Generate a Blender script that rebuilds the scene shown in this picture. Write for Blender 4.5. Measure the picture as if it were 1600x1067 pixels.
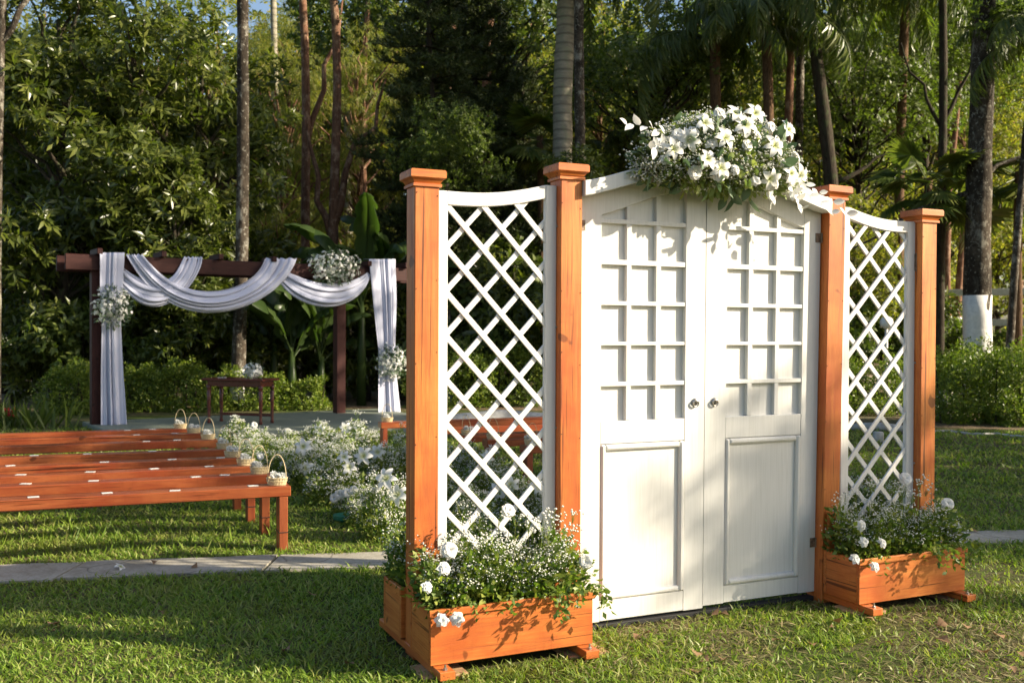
import bpy, math, random
import numpy as np
from mathutils import Vector, Matrix, Euler

for o in list(bpy.data.objects):
    bpy.data.objects.remove(o, do_unlink=True)
scene = bpy.context.scene
COL = scene.collection
R = math.radians
PI = math.pi

# ------------------------------------------------------------------ camera
FPX, CAM_H = 1556.0, 1.53
PITCH, ROLL = math.atan(16.5 / FPX), 0.0042
CF = np.array([0, math.cos(PITCH), -math.sin(PITCH)])
_up0 = np.array([0, math.sin(PITCH), math.cos(PITCH)])
_r0 = np.array([1.0, 0, 0])
CR = math.cos(ROLL) * _r0 + math.sin(ROLL) * _up0
CU = -math.sin(ROLL) * _r0 + math.cos(ROLL) * _up0
CP = np.array([0, 0, CAM_H])
cam_data = bpy.data.cameras.new('camera')
cam_data.sensor_width = 36
cam_data.lens = FPX / 1600 * 36
cam_data.clip_end = 1000
cam_data.dof.use_dof = True
cam_data.dof.focus_distance = 5.3
cam_data.dof.aperture_fstop = 4.5
cam = bpy.data.objects.new('camera', cam_data)
COL.objects.link(cam)
cam.matrix_world = Matrix((
    (CR[0], CU[0], -CF[0], CP[0]), (CR[1], CU[1], -CF[1], CP[1]),
    (CR[2], CU[2], -CF[2], CP[2]), (0, 0, 0, 1)))
scene.camera = cam

# ------------------------------------------------------------------ world, sun, exposure
SUN_EL = R(25)
SUN_XY = (0.989, -0.148)
world = bpy.data.worlds.new('World')
scene.world = world
world.use_nodes = True
wn = world.node_tree.nodes
sky = wn.new('ShaderNodeTexSky')
sky.sky_type = 'NISHITA'
sky.sun_disc = False
sky.sun_elevation = SUN_EL
sky.sun_rotation = math.atan2(SUN_XY[0], SUN_XY[1])
sky.air_density = 1.0
sky.dust_density = 2.2
world.node_tree.links.new(sky.outputs[0], wn['Background'].inputs[0])
wn['Background'].inputs[1].default_value = 0.09
sun_d = bpy.data.lights.new('sun', 'SUN')
sun_d.energy = 5.0
sun_d.angle = R(0.55)
sun_d.color = (1.0, 0.875, 0.68)
sun = bpy.data.objects.new('sun', sun_d)
COL.objects.link(sun)
sd = Vector((SUN_XY[0] * math.cos(SUN_EL), SUN_XY[1] * math.cos(SUN_EL), math.sin(SUN_EL)))
sun.rotation_euler = sd.to_track_quat('Z', 'Y').to_euler()
sun.location = (30, -8, 20)
vs = scene.view_settings
vs.view_transform = 'Standard'
vs.look = 'None'
vs.gamma = 1.0
vs.use_curve_mapping = False
vs.exposure = 1.22
scene.render.engine = 'CYCLES'
cy = scene.cycles
cy.use_denoising = True
cy.max_bounces = 6
cy.diffuse_bounces = 3
cy.glossy_bounces = 2
cy.transmission_bounces = 3
cy.transparent_max_bounces = 6
cy.caustics_reflective = False
cy.caustics_refractive = False
cy.sample_clamp_indirect = 6


def ray(x, y):
    return CF + (x - 800) / FPX * CR - (y - 533.5) / FPX * CU


def gr(x, y, z=0.0):
    d = ray(x, y)
    return CP + d * (z - CAM_H) / d[2]


def at(x, y, Y):
    d = ray(x, y)
    return CP + d * Y / d[1]


# ------------------------------------------------------------------ node materials
def newmat(name):
    m = bpy.data.materials.new(name)
    m.use_nodes = True
    nt = m.node_tree
    return m, nt, nt.nodes['Principled BSDF'], nt.nodes['Material Output']


def N(nt, typ, **kw):
    n = nt.nodes.new(typ)
    for k, v in kw.items():
        if k.startswith('i_'):
            n.inputs[k[2:].replace('_', ' ')].default_value = v
        else:
            setattr(n, k, v)
    return n


def ramp(nt, fac, stops, interp='LINEAR'):
    r = nt.nodes.new('ShaderNodeValToRGB')
    r.color_ramp.interpolation = interp
    els = r.color_ramp.elements
    while len(els) < len(stops):
        els.new(0.5)
    for e, (p, c) in zip(els, stops):
        e.position = p
        e.color = (c[0], c[1], c[2], 1) if not isinstance(c, (int, float)) else (c, c, c, 1)
    nt.links.new(fac, r.inputs[0])
    return r.outputs[0]


def mixc(nt, fac, a, b, typ='MIX'):
    m = nt.nodes.new('ShaderNodeMix')
    m.data_type = 'RGBA'
    m.blend_type = typ
    L = nt.links
    for sock, v in ((m.inputs[0], fac), (m.inputs[6], a), (m.inputs[7], b)):
        if isinstance(v, (int, float)):
            sock.default_value = v
        elif isinstance(v, tuple):
            sock.default_value = (v[0], v[1], v[2], 1)
        else:
            L.new(v, sock)
    return m.outputs[2]


def coords(nt, scale=(1, 1, 1), jitter=True):
    L = nt.links
    tc = nt.nodes.new('ShaderNodeTexCoord')
    out = tc.outputs['Object']
    if jitter:
        oi = nt.nodes.new('ShaderNodeObjectInfo')
        mu = nt.nodes.new('ShaderNodeVectorMath')
        mu.operation = 'MULTIPLY_ADD'
        cb = nt.nodes.new('ShaderNodeCombineXYZ')
        for i in range(3):
            L.new(oi.outputs['Random'], cb.inputs[i])
        L.new(cb.outputs[0], mu.inputs[0])
        mu.inputs[1].default_value = (13.7, 7.1, 19.3)
        L.new(out, mu.inputs[2])
        out = mu.outputs[0]
    mp = nt.nodes.new('ShaderNodeMapping')
    mp.inputs['Scale'].default_value = scale
    L.new(out, mp.inputs[0])
    return mp.outputs[0]


def noise(nt, vec, scale, detail=4, rough=0.55, dist=0.0):
    n = nt.nodes.new('ShaderNodeTexNoise')
    n.inputs['Scale'].default_value = scale
    n.inputs['Detail'].default_value = detail
    n.inputs['Roughness'].default_value = rough
    n.inputs['Distortion'].default_value = dist
    nt.links.new(vec, n.inputs['Vector'])
    return n.outputs[0]


def bump(nt, b, h, strength=0.3, dist=0.01):
    n = nt.nodes.new('ShaderNodeBump')
    n.inputs['Strength'].default_value = strength
    n.inputs['Distance'].default_value = dist
    nt.links.new(h, n.inputs['Height'])
    nt.links.new(n.outputs[0], b.inputs['Normal'])


def wood(name, dark, mid, light, axis, rough=0.42, crack=0.5, spec=0.4):
    m, nt, b, _ = newmat(name)
    L = nt.links
    st = [1, 1, 1]
    st[axis] = 0.07
    v = coords(nt, tuple(st))
    g = noise(nt, v, 42, 6, 0.7, 1.4)
    base = ramp(nt, g, [(0.25, dark), (0.5, mid), (0.78, light)])
    v2 = coords(nt, (1, 1, 1))
    blot = noise(nt, v2, 3.2, 3, 0.6)
    base = mixc(nt, ramp(nt, blot, [(0.40, 0.0), (0.66, 0.85)]), base, tuple(c * k for c, k in zip(mid, (0.72, 0.48, 0.55))))
    st4 = [5, 5, 5]
    st4[axis] = 0.5
    bl2 = noise(nt, coords(nt, tuple(st4)), 2.0, 4, 0.6, 0.8)
    base = mixc(nt, ramp(nt, bl2, [(0.50, 0.0), (0.70, 0.75)]), base, light)
    oi2 = nt.nodes.new('ShaderNodeObjectInfo')
    base = mixc(nt, ramp(nt, oi2.outputs['Random'], [(0.0, 0.0), (1.0, 0.35)]), base, tuple(c * k for c, k in zip(mid, (0.9, 0.75, 0.8))))
    st2 = [60, 60, 60]
    st2[axis] = 1.1
    cr = noise(nt, coords(nt, tuple(st2)), 1.0, 3, 0.5, 0.6)
    crk = ramp(nt, cr, [(0.0, 1.0), (0.335, 1.0), (0.375, 0.0), (1.0, 0.0)])
    fac = N(nt, 'ShaderNodeMath', operation='MULTIPLY')
    L.new(crk, fac.inputs[0])
    fac.inputs[1].default_value = crack
    base = mixc(nt, fac.outputs[0], base, tuple(c * 0.18 for c in dark))
    # faint cross saw marks
    st3 = [6, 6, 6]
    st3[axis] = 55
    sw = noise(nt, coords(nt, tuple(st3)), 1.0, 4, 0.6, 0.3)
    base = mixc(nt, ramp(nt, sw, [(0.0, 0.5), (0.42, 0.0), (1, 0.0)]), base, tuple(c * 0.75 for c in dark))
    # knots
    kn = noise(nt, coords(nt, (2.2, 2.2, 2.2)), 3.0, 2, 0.4)
    base = mixc(nt, ramp(nt, kn, [(0.0, 0.9), (0.255, 0.7), (0.275, 0.0), (1, 0.0)]), base, tuple(c * 0.4 for c in dark))
    L.new(base, b.inputs['Base Color'])
    rr = ramp(nt, g, [(0.2, rough + 0.15), (0.8, rough - 0.08)])
    L.new(rr, b.inputs['Roughness'])
    b.inputs['Specular IOR Level'].default_value = spec
    bump(nt, b, g, 0.25, 0.004)
    return m


M = {}
for ax, nm in enumerate('xyz'):
    M['stain_' + nm] = wood('orange_stained_wood_' + nm, (0.26, 0.064, 0.014), (0.50, 0.155, 0.030), (0.65, 0.25, 0.060), ax, 0.42, 0.75)
M['bench'] = wood('red_brown_bench_wood', (0.10, 0.027, 0.011), (0.27, 0.073, 0.024), (0.41, 0.135, 0.048), 0, 0.28, 0.85)
M['bench_leg'] = wood('red_brown_leg_wood', (0.11, 0.028, 0.012), (0.26, 0.068, 0.023), (0.37, 0.115, 0.04), 2, 0.4, 0.8)
M['pergola'] = wood('dark_red_pergola_paint', (0.022, 0.007, 0.005), (0.040, 0.011, 0.008), (0.058, 0.017, 0.012), 0, 0.55, 0.2, 0.25)
M['pergola_z'] = wood('dark_red_pergola_paint_upright', (0.028, 0.008, 0.006), (0.052, 0.014, 0.010), (0.072, 0.021, 0.015), 2, 0.55, 0.2, 0.25)
M['mahogany'] = wood('mahogany_table_wood', (0.05, 0.011, 0.008), (0.10, 0.020, 0.013), (0.15, 0.032, 0.02), 0, 0.25, 0.1, 0.5)
M['raw'] = wood('raw_plywood', (0.30, 0.19, 0.09), (0.42, 0.28, 0.14), (0.50, 0.35, 0.19), 0, 0.6, 0.3)


def white_paint():
    m, nt, b, _ = newmat('white_gate_paint')
    L = nt.links
    g = noise(nt, coords(nt, (30, 30, 1.2)), 3, 5, 0.6, 0.4)
    s = noise(nt, coords(nt, (1, 1, 1)), 2.3, 4, 0.6)
    c = ramp(nt, g, [(0.3, (0.60, 0.595, 0.56)), (0.6, (0.67, 0.665, 0.635))])
    c = mixc(nt, ramp(nt, s, [(0.60, 0.0), (0.85, 0.35)]), c, (0.62, 0.60, 0.54))
    # small scuffs and knocks through the paint
    sc = noise(nt, coords(nt, (9, 9, 14)), 3.2, 2, 0.5)
    c = mixc(nt, ramp(nt, sc, [(0, 0.7), (0.20, 0.0), (1, 0)]), c, (0.45, 0.41, 0.34))
    L.new(c, b.inputs['Base Color'])
    b.inputs['Roughness'].default_value = 0.38
    b.inputs['Specular IOR Level'].default_value = 0.35
    bump(nt, b, g, 0.12, 0.003)
    return m


M['white'] = white_paint()


def simple(name, col, rough=0.5, metal=0.0, var=0.15, scale=20, bmp=0.0, spec=0.4):
    m, nt, b, _ = newmat(name)
    g = noise(nt, coords(nt), scale, 4, 0.6)
    c = ramp(nt, g, [(0.3, tuple(x * (1 - var) for x in col)), (0.7, tuple(min(1, x * (1 + var)) for x in col))])
    nt.links.new(c, b.inputs['Base Color'])
    b.inputs['Roughness'].default_value = rough
    b.inputs['Metallic'].default_value = metal
    b.inputs['Specular IOR Level'].default_value = spec
    if bmp:
        bump(nt, b, g, bmp, 0.01)
    return m


M['metal'] = simple('dull_steel', (0.42, 0.41, 0.38), 0.35, 0.9, 0.2)
M['rust'] = simple('rusty_hinge_steel', (0.20, 0.15, 0.11), 0.6, 0.5, 0.5, 60)
M['dark'] = simple('black_rubber', (0.02, 0.02, 0.02), 0.7)
M['paper'] = simple('white_card_paper', (0.62, 0.61, 0.57), 0.6, 0, 0.04)
M['soil'] = simple('dark_soil', (0.035, 0.022, 0.014), 0.9, 0, 0.5, 40, 0.6)
M['greenfoam'] = simple('green_plastic_base', (0.02, 0.16, 0.09), 0.4)
M['whitewash'] = simple('whitewashed_bark', (0.72, 0.70, 0.66), 0.8, 0, 0.12, 14, 0.6)
M['stone'] = simple('pale_stone', (0.42, 0.40, 0.36), 0.85, 0, 0.3, 9, 0.6)
M['fence'] = simple('white_fence_paint', (0.62, 0.60, 0.55), 0.6, 0, 0.2, 12)
M['platform'] = simple('green_painted_concrete', (0.17, 0.19, 0.145), 0.6, 0, 0.12, 3, 0.15)
M['road'] = simple('pale_road_dust', (0.36, 0.30, 0.22), 0.9, 0, 0.2, 2)
M['wicker'] = simple('pale_wicker', (0.55, 0.44, 0.25), 0.6, 0, 0.25, 80, 0.3)
M['globe'] = simple('white_globe', (0.75, 0.75, 0.72), 0.25)


def concrete():
    m, nt, b, _ = newmat('worn_concrete')
    v = coords(nt)
    a = noise(nt, v, 2.2, 6, 0.65)
    f = noise(nt, v, 60, 4, 0.7)
    c = ramp(nt, a, [(0.3, (0.30, 0.27, 0.21)), (0.55, (0.42, 0.39, 0.32)), (0.8, (0.50, 0.47, 0.40))])
    c = mixc(nt, ramp(nt, f, [(0.35, 0.45), (0.6, 0.0)]), c, (0.18, 0.16, 0.11))
    stn = noise(nt, v, 5.5, 6, 0.75, 1.0)
    c = mixc(nt, ramp(nt, stn, [(0.48, 0.0), (0.68, 0.7)]), c, (0.20, 0.175, 0.12))
    vo = nt.nodes.new('ShaderNodeTexVoronoi')
    vo.feature = 'DISTANCE_TO_EDGE'
    vo.inputs['Scale'].default_value = 0.9
    w = nt.nodes.new('ShaderNodeVectorMath')
    w.operation = 'MULTIPLY_ADD'
    ns = nt.nodes.new('ShaderNodeTexNoise')
    ns.inputs['Scale'].default_value = 3
    nt.links.new(v, ns.inputs['Vector'])
    nt.links.new(ns.outputs[1], w.inputs[0])
    w.inputs[1].default_value = (0.35, 0.35, 0.35)
    nt.links.new(v, w.inputs[2])
    nt.links.new(w.outputs[0], vo.inputs['Vector'])
    c = mixc(nt, ramp(nt, vo.outputs[0], [(0.0, 0.75), (0.008, 0.0), (1, 0)]), c, (0.09, 0.08, 0.06))
    nt.links.new(c, b.inputs['Base Color'])
    b.inputs['Roughness'].default_value = 0.85
    bump(nt, b, f, 0.35, 0.004)
    return m


M['concrete'] = concrete()


def lawn_mat():
    m, nt, b, _ = newmat('lawn_soil_and_thatch')
    v = coords(nt, jitter=False)
    big = noise(nt, v, 0.55, 5, 0.6)
    mid = noise(nt, v, 7, 5, 0.7)
    fine = noise(nt, v, 70, 4, 0.7)
    g = ramp(nt, fine, [(0.25, (0.022, 0.034, 0.008)), (0.5, (0.055, 0.082, 0.018)), (0.8, (0.11, 0.12, 0.035))])
    s = ramp(nt, fine, [(0.3, (0.075, 0.055, 0.030)), (0.7, (0.21, 0.165, 0.095))])
    add = N(nt, 'ShaderNodeMath', operation='MULTIPLY_ADD')
    nt.links.new(mid, add.inputs[0])
    add.inputs[1].default_value = 0.5
    nt.links.new(big, add.inputs[2])
    c = mixc(nt, ramp(nt, add.outputs[0], [(0.66, 0.0), (0.84, 0.85)]), g, s)
    nt.links.new(c, b.inputs['Base Color'])
    b.inputs['Roughness'].default_value = 0.95
    b.inputs['Specular IOR Level'].default_value = 0.1
    bump(nt, b, fine, 0.9, 0.02)
    return m


M['lawn'] = lawn_mat()


def litter_mat():
    m, nt, b, _ = newmat('forest_leaf_litter')
    v = coords(nt, jitter=False)
    a = noise(nt, v, 1.2, 5, 0.7)
    f = noise(nt, v, 18, 5, 0.75)
    c = ramp(nt, f, [(0.3, (0.05, 0.034, 0.018)), (0.5, (0.15, 0.098, 0.048)), (0.7, (0.30, 0.20, 0.10))])
    c = mixc(nt, ramp(nt, a, [(0.45, 0.0), (0.65, 0.8)]), c, (0.06, 0.075, 0.02))
    nt.links.new(c, b.inputs['Base Color'])
    b.inputs['Roughness'].default_value = 0.95
    bump(nt, b, f, 0.8, 0.03)
    return m


M['litter'] = litter_mat()


def leafmat(name, cols, trans=0.35, rough=0.45, tint=(1.25, 1.5, 0.55), spec=0.35, patch=False):
    m, nt, b, out = newmat(name)
    L = nt.links
    ge = nt.nodes.new('ShaderNodeNewGeometry')
    n = len(cols)
    c = ramp(nt, ge.outputs['Random Per Island'], [((i + 0.5) / n, cc) for i, cc in enumerate(cols)])
    if patch:
        pn = noise(nt, coords(nt, jitter=False), 0.9, 5, 0.65)
        c = mixc(nt, ramp(nt, pn, [(0.35, 0.0), (0.65, 0.8)]), c, (0.62, 0.72, 0.62), 'MULTIPLY')
        pn2 = noise(nt, coords(nt, jitter=False), 2.1, 4, 0.6)
        c = mixc(nt, ramp(nt, pn2, [(0.50, 0.0), (0.75, 0.55)]), c, (0.27, 0.24, 0.07))
    L.new(c, b.inputs['Base Color'])
    b.inputs['Roughness'].default_value = rough
    b.inputs['Specular IOR Level'].default_value = spec
    tr = nt.nodes.new('ShaderNodeBsdfTranslucent')
    tc = mixc(nt, 1.0, c, tint, 'MULTIPLY')
    L.new(tc, tr.inputs[0])
    mx = nt.nodes.new('ShaderNodeMixShader')
    mx.inputs[0].default_value = trans
    L.new(b.outputs[0], mx.inputs[1])
    L.new(tr.outputs[0], mx.inputs[2])
    L.new(mx.outputs[0], out.inputs[0])
    return m


M['mango'] = leafmat('large_glossy_leaves', [(0.055, 0.076, 0.014), (0.080, 0.103, 0.019), (0.111, 0.135, 0.025), (0.156, 0.173, 0.035)], 0.42, 0.30, spec=0.5)
M['fine'] = leafmat('fine_yellow_green_leaves', [(0.111, 0.143, 0.023), (0.156, 0.189, 0.034), (0.208, 0.227, 0.044), (0.273, 0.247, 0.065)], 0.52, 0.5, (1.4, 1.45, 0.5))
M['midgreen'] = leafmat('mid_green_leaves', [(0.068, 0.098, 0.019), (0.099, 0.135, 0.027), (0.135, 0.168, 0.036)], 0.4, 0.45)
M['conifer'] = leafmat('dark_conifer_needles', [(0.034, 0.050, 0.013), (0.052, 0.072, 0.018), (0.078, 0.098, 0.026)], 0.12, 0.55)
M['palm'] = leafmat('palm_leaflets', [(0.070, 0.102, 0.022), (0.104, 0.138, 0.029), (0.152, 0.174, 0.041)], 0.35, 0.38)
M['banana'] = leafmat('banana_leaf', [(0.038, 0.066, 0.018), (0.056, 0.088, 0.024)], 0.4, 0.35)
M['hedge'] = leafmat('hedge_leaves', [(0.081, 0.125, 0.018), (0.125, 0.181, 0.025), (0.181, 0.237, 0.035), (0.237, 0.275, 0.044)], 0.35, 0.4)
M['filler'] = leafmat('arrangement_greenery', [(0.071, 0.122, 0.026), (0.122, 0.186, 0.037), (0.186, 0.251, 0.050), (0.288, 0.316, 0.071)], 0.35, 0.45)
M['lime'] = leafmat('pale_lime_foliage', [(0.16, 0.22, 0.07), (0.26, 0.32, 0.10), (0.36, 0.40, 0.14)], 0.35, 0.5, (1.1, 1.2, 0.7))
M['sage'] = leafmat('sage_green_leaves', [(0.10, 0.16, 0.09), (0.15, 0.21, 0.12)], 0.25, 0.5, (1, 1.1, 0.8))
M['grass'] = leafmat('grass_blades', patch=True, cols= [(0.134, 0.215, 0.026), (0.190, 0.292, 0.034), (0.246, 0.354, 0.044), (0.295, 0.384, 0.059), (0.394, 0.384, 0.131)], trans=0.42, rough=0.45, tint=(1.2, 1.3, 0.6))
M['drygrass'] = leafmat('dry_straw_blades', [(0.20, 0.165, 0.075), (0.28, 0.23, 0.11), (0.34, 0.29, 0.15), (0.15, 0.17, 0.05)], 0.25, 0.6, (1.1, 1.0, 0.7))
M['petal'] = leafmat('white_petals', [(0.76, 0.76, 0.72), (0.80, 0.80, 0.77), (0.82, 0.82, 0.80)], 0.3, 0.5, (1, 1, 0.95))
M['breath'] = leafmat('tiny_white_blossom', [(0.66, 0.66, 0.56), (0.76, 0.76, 0.69), (0.80, 0.80, 0.76)], 0.15, 0.7, (1, 1, 0.9))
M['deadleaf'] = leafmat('dry_brown_leaf', [(0.16, 0.085, 0.04), (0.24, 0.14, 0.07), (0.30, 0.20, 0.11)], 0.15, 0.7, (1, 0.9, 0.7))
M['redflower'] = leafmat('red_blossom', [(0.55, 0.03, 0.03), (0.45, 0.02, 0.03)], 0.25, 0.5, (1, 0.6, 0.6))
M['farwood'] = leafmat('far_sunlit_leaves', [(0.090, 0.128, 0.030), (0.143, 0.180, 0.042), (0.195, 0.217, 0.054), (0.240, 0.225, 0.075)], 0.45, 0.6)


def lily_mat():
    m, nt, b, out = newmat('white_lily_petal')
    L = nt.links
    tc = nt.nodes.new('ShaderNodeTexCoord')
    ln = N(nt, 'ShaderNodeVectorMath', operation='LENGTH')
    sc5 = N(nt, 'ShaderNodeVectorMath', operation='SCALE')
    sc5.inputs['Scale'].default_value = 11.0
    L.new(tc.outputs['Object'], sc5.inputs[0])
    L.new(sc5.outputs[0], ln.inputs[0])
    c = ramp(nt, ln.outputs['Value'], [(0.0, (0.42, 0.46, 0.07)), (0.16, (0.60, 0.64, 0.30)), (0.42, (0.78, 0.78, 0.73)), (1.0, (0.82, 0.82, 0.80))])
    L.new(c, b.inputs['Base Color'])
    b.inputs['Roughness'].default_value = 0.45
    tr = nt.nodes.new('ShaderNodeBsdfTranslucent')
    L.new(c, tr.inputs[0])
    mx = nt.nodes.new('ShaderNodeMixShader')
    mx.inputs[0].default_value = 0.3
    L.new(b.outputs[0], mx.inputs[1])
    L.new(tr.outputs[0], mx.inputs[2])
    L.new(mx.outputs[0], out.inputs[0])
    return m


M['lily'] = lily_mat()


def fabric_mat():
    m, nt, b, out = newmat('white_drape_fabric_shade_tint')
    L = nt.links
    v = coords(nt)
    g = noise(nt, v, 160, 2, 0.5)
    L.new(ramp(nt, g, [(0.3, (0.60, 0.62, 0.76)), (0.7, (0.67, 0.69, 0.82))]), b.inputs['Base Color'])  # lavender cast of skylit shade is put into the white cloth colour
    b.inputs['Roughness'].default_value = 0.75
    b.inputs['Sheen Weight'].default_value = 0.25
    tr = nt.nodes.new('ShaderNodeBsdfTranslucent')
    tr.inputs[0].default_value = (0.68, 0.69, 0.78, 1)  # same bluish shade tint in the translucent part
    mx = nt.nodes.new('ShaderNodeMixShader')
    mx.inputs[0].default_value = 0.22
    L.new(b.outputs[0], mx.inputs[1])
    L.new(tr.outputs[0], mx.inputs[2])
    L.new(mx.outputs[0], out.inputs[0])
    return m


M['fabric'] = fabric_mat()


def bark(name, dark, light, patch=None, stretch=(9, 9, 1.6), b_s=0.9, ring=0, moss=False):
    m, nt, b, _ = newmat(name)
    v = coords(nt, stretch)
    a = noise(nt, v, 2.2, 6, 0.7, 0.5)
    c = ramp(nt, a, [(0.3, dark), (0.7, light)])
    if patch:
        p = noise(nt, coords(nt, (3, 3, 2)), 2.0, 5, 0.7)
        c = mixc(nt, ramp(nt, p, [(0.52, 0.0), (0.62, 0.85)]), c, patch)
    if moss:
        q = noise(nt, coords(nt, (1.1, 1.1, 0.7)), 1.6, 5, 0.65)
        c = mixc(nt, ramp(nt, q, [(0.45, 0.0), (0.60, 0.8)]), c, tuple(x * 0.9 for x in dark))
        q2 = noise(nt, coords(nt, (1, 1, 1)), 16, 3, 0.6)
        c = mixc(nt, ramp(nt, q2, [(0.60, 0.0), (0.66, 0.75)]), c, patch)
    if ring:
        w = nt.nodes.new('ShaderNodeTexWave')
        w.bands_direction = 'Z'
        w.inputs['Scale'].default_value = ring
        w.inputs['Distortion'].default_value = 1.5
        nt.links.new(coords(nt, (1, 1, 1)), w.inputs[0])
        c = mixc(nt, ramp(nt, w.outputs[1], [(0.0, 0.6), (0.25, 0.0), (1, 0)]), c, tuple(x * 0.5 for x in dark))
    nt.links.new(c, b.inputs['Base Color'])
    b.inputs['Roughness'].default_value = 0.9
    b.inputs['Specular IOR Level'].default_value = 0.15
    bump(nt, b, a, b_s, 0.03)
    return m


M['bark_dark'] = bark('dark_mossy_bark', (0.016, 0.012, 0.008), (0.075, 0.06, 0.042), (0.055, 0.07, 0.03))
M['bark_lichen'] = bark('lichen_blotched_bark', (0.022, 0.017, 0.012), (0.12, 0.095, 0.07), (0.30, 0.28, 0.23), (6, 6, 4), 1.0, 0, True)
M['bark_red'] = bark('reddish_peeling_bark', (0.075, 0.035, 0.022), (0.26, 0.14, 0.085), (0.36, 0.24, 0.16))
M['bark_palm'] = bark('grey_palm_trunk', (0.19, 0.17, 0.13), (0.38, 0.34, 0.26), (0.26, 0.26, 0.18), (2, 2, 5), 0.4, 1.6)
M['bark_fibre'] = bark('hairy_brown_palm_fibre', (0.04, 0.022, 0.012), (0.19, 0.115, 0.065), None, (14, 14, 3), 1.0)


# ------------------------------------------------------------------ mesh helpers
class MB:
    def __init__(s):
        s.v, s.f = [], []

    def add(s, vs, fs):
        o = len(s.v)
        s.v.extend([tuple(p) for p in vs])
        s.f.extend([tuple(i + o for i in f) for f in fs])

    def cbox(s, x0, x1, y0, y1, z0, z1, c=0.003, warp=None):
        """box with chamfered edges"""
        c = min(c, (x1 - x0) * .4, (y1 - y0) * .4, (z1 - z0) * .4)
        vs, idx = [], {}
        for ix, X in enumerate((x0, x1)):
            for iy, Y in enumerate((y0, y1)):
                for iz, Z in enumerate((z0, z1)):
                    sx, sy, sz = (1 - 2 * ix), (1 - 2 * iy), (1 - 2 * iz)
                    idx[ix, iy, iz, 0] = len(vs); vs.append((X, Y + sy * c, Z + sz * c))
                    idx[ix, iy, iz, 1] = len(vs); vs.append((X + sx * c, Y, Z + sz * c))
                    idx[ix, iy, iz, 2] = len(vs); vs.append((X + sx * c, Y + sy * c, Z))
        fs = []
        for a in range(3):
            for i in (0, 1):
                ring = [(0, 0), (1, 0), (1, 1), (0, 1)]
                ff = []
                for (p, q) in ring:
                    t = [0, 0, 0]
                    t[a] = i; t[(a + 1) % 3] = p; t[(a + 2) % 3] = q
                    ff.append(idx[t[0], t[1], t[2], a])
                fs.append(tuple(ff) if i else tuple(reversed(ff)))
        for a in range(3):
            b1, b2 = (a + 1) % 3, (a + 2) % 3
            for p in (0, 1):
                for q in (0, 1):
                    def k(e, w):
                        t = [0, 0, 0]
                        t[a] = e; t[b1] = p; t[b2] = q
                        return idx[t[0], t[1], t[2], w]
                    ff = (k(0, b1), k(1, b1), k(1, b2), k(0, b2))
                    fs.append(ff if p != q else tuple(reversed(ff)))
        for key in [(i, j, k) for i in (0, 1) for j in (0, 1) for k in (0, 1)]:
            ff = (idx[key + (0,)], idx[key + (1,)], idx[key + (2,)])
            fs.append(ff if sum(key) % 2 else tuple(reversed(ff)))
        if warp:
            vs = [warp(*p) for p in vs]
        s.add(vs, fs)
        return s

    def tube(s, pts, rad, n=8, caps=True, squash=None, rough=0.0, seed=0):
        rng = np.random.default_rng(seed)
        pts = [Vector(p) for p in pts]
        if isinstance(rad, (int, float)):
            rad = [rad] * len(pts)
        vs, fs = [], []
        prev = None
        for i, p in enumerate(pts):
            t = (pts[min(i + 1, len(pts) - 1)] - pts[max(i - 1, 0)]).normalized()
            ref = prev if prev is not None else (Vector((1, 0, 0)) if abs(t.x) < 0.9 else Vector((0, 1, 0)))
            a = (ref - t * ref.dot(t)).normalized()
            prev = a
            b = t.cross(a)
            for k in range(n):
                an = 2 * PI * k / n
                r = rad[i] * (1 + (rng.uniform(-rough, rough) if rough else 0))
                vs.append(p + a * (math.cos(an) * r) + b * (math.sin(an) * r * (squash or 1)))
        for i in range(len(pts) - 1):
            for k in range(n):
                k2 = (k + 1) % n
                fs.append((i * n + k, i * n + k2, (i + 1) * n + k2, (i + 1) * n + k))
        if caps:
            fs.append(tuple(reversed(range(n))))
            fs.append(tuple((len(pts) - 1) * n + k for k in range(n)))
        s.add(vs, fs)
        return s

    def lathe(s, prof, n=16, cx=0, cy=0, square=False):
        vs, fs = [], []
        for (r, z) in prof:
            for k in range(n):
                an = 2 * PI * k / n + (PI / 4 if square else 0)
                q = math.sqrt(2) if square else 1
                vs.append((cx + r * q * math.cos(an), cy + r * q * math.sin(an), z))
        for i in range(len(prof) - 1):
            for k in range(n):
                k2 = (k + 1) % n
                fs.append((i * n + k, i * n + k2, (i + 1) * n + k2, (i + 1) * n + k))
        fs.append(tuple(reversed(range(n))))
        fs.append(tuple((len(prof) - 1) * n + k for k in range(n)))
        s.add(vs, fs)
        return s

    def mesh(s, name, mat, smooth=False):
        me = bpy.data.meshes.new(name)
        me.from_pydata(s.v, [], s.f)
        if mat is not None:
            me.materials.append(M[mat] if isinstance(mat, str) else mat)
        if smooth:
            me.polygons.foreach_set('use_smooth', [True] * len(me.polygons))
        me.update()
        return me

    def build(s, name, mat, parent=None, smooth=False):
        return link(name, s.mesh(name, mat, smooth), parent)


def link(name, me, parent=None, loc=None, rot=None, scale=None):
    o = bpy.data.objects.new(name, me)
    COL.objects.link(o)
    if parent is not None:
        o.parent = parent
    if loc is not None:
        o.location = loc
    if rot is not None:
        o.rotation_euler = rot
    if scale is not None:
        o.scale = (scale,) * 3 if isinstance(scale, (int, float)) else scale
    return o


def tag(o, label=None, cat=None, group=None, kind=None):
    if label: o['label'] = label
    if cat: o['category'] = cat
    if group: o['group'] = group
    if kind: o['kind'] = kind
    return o


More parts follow.
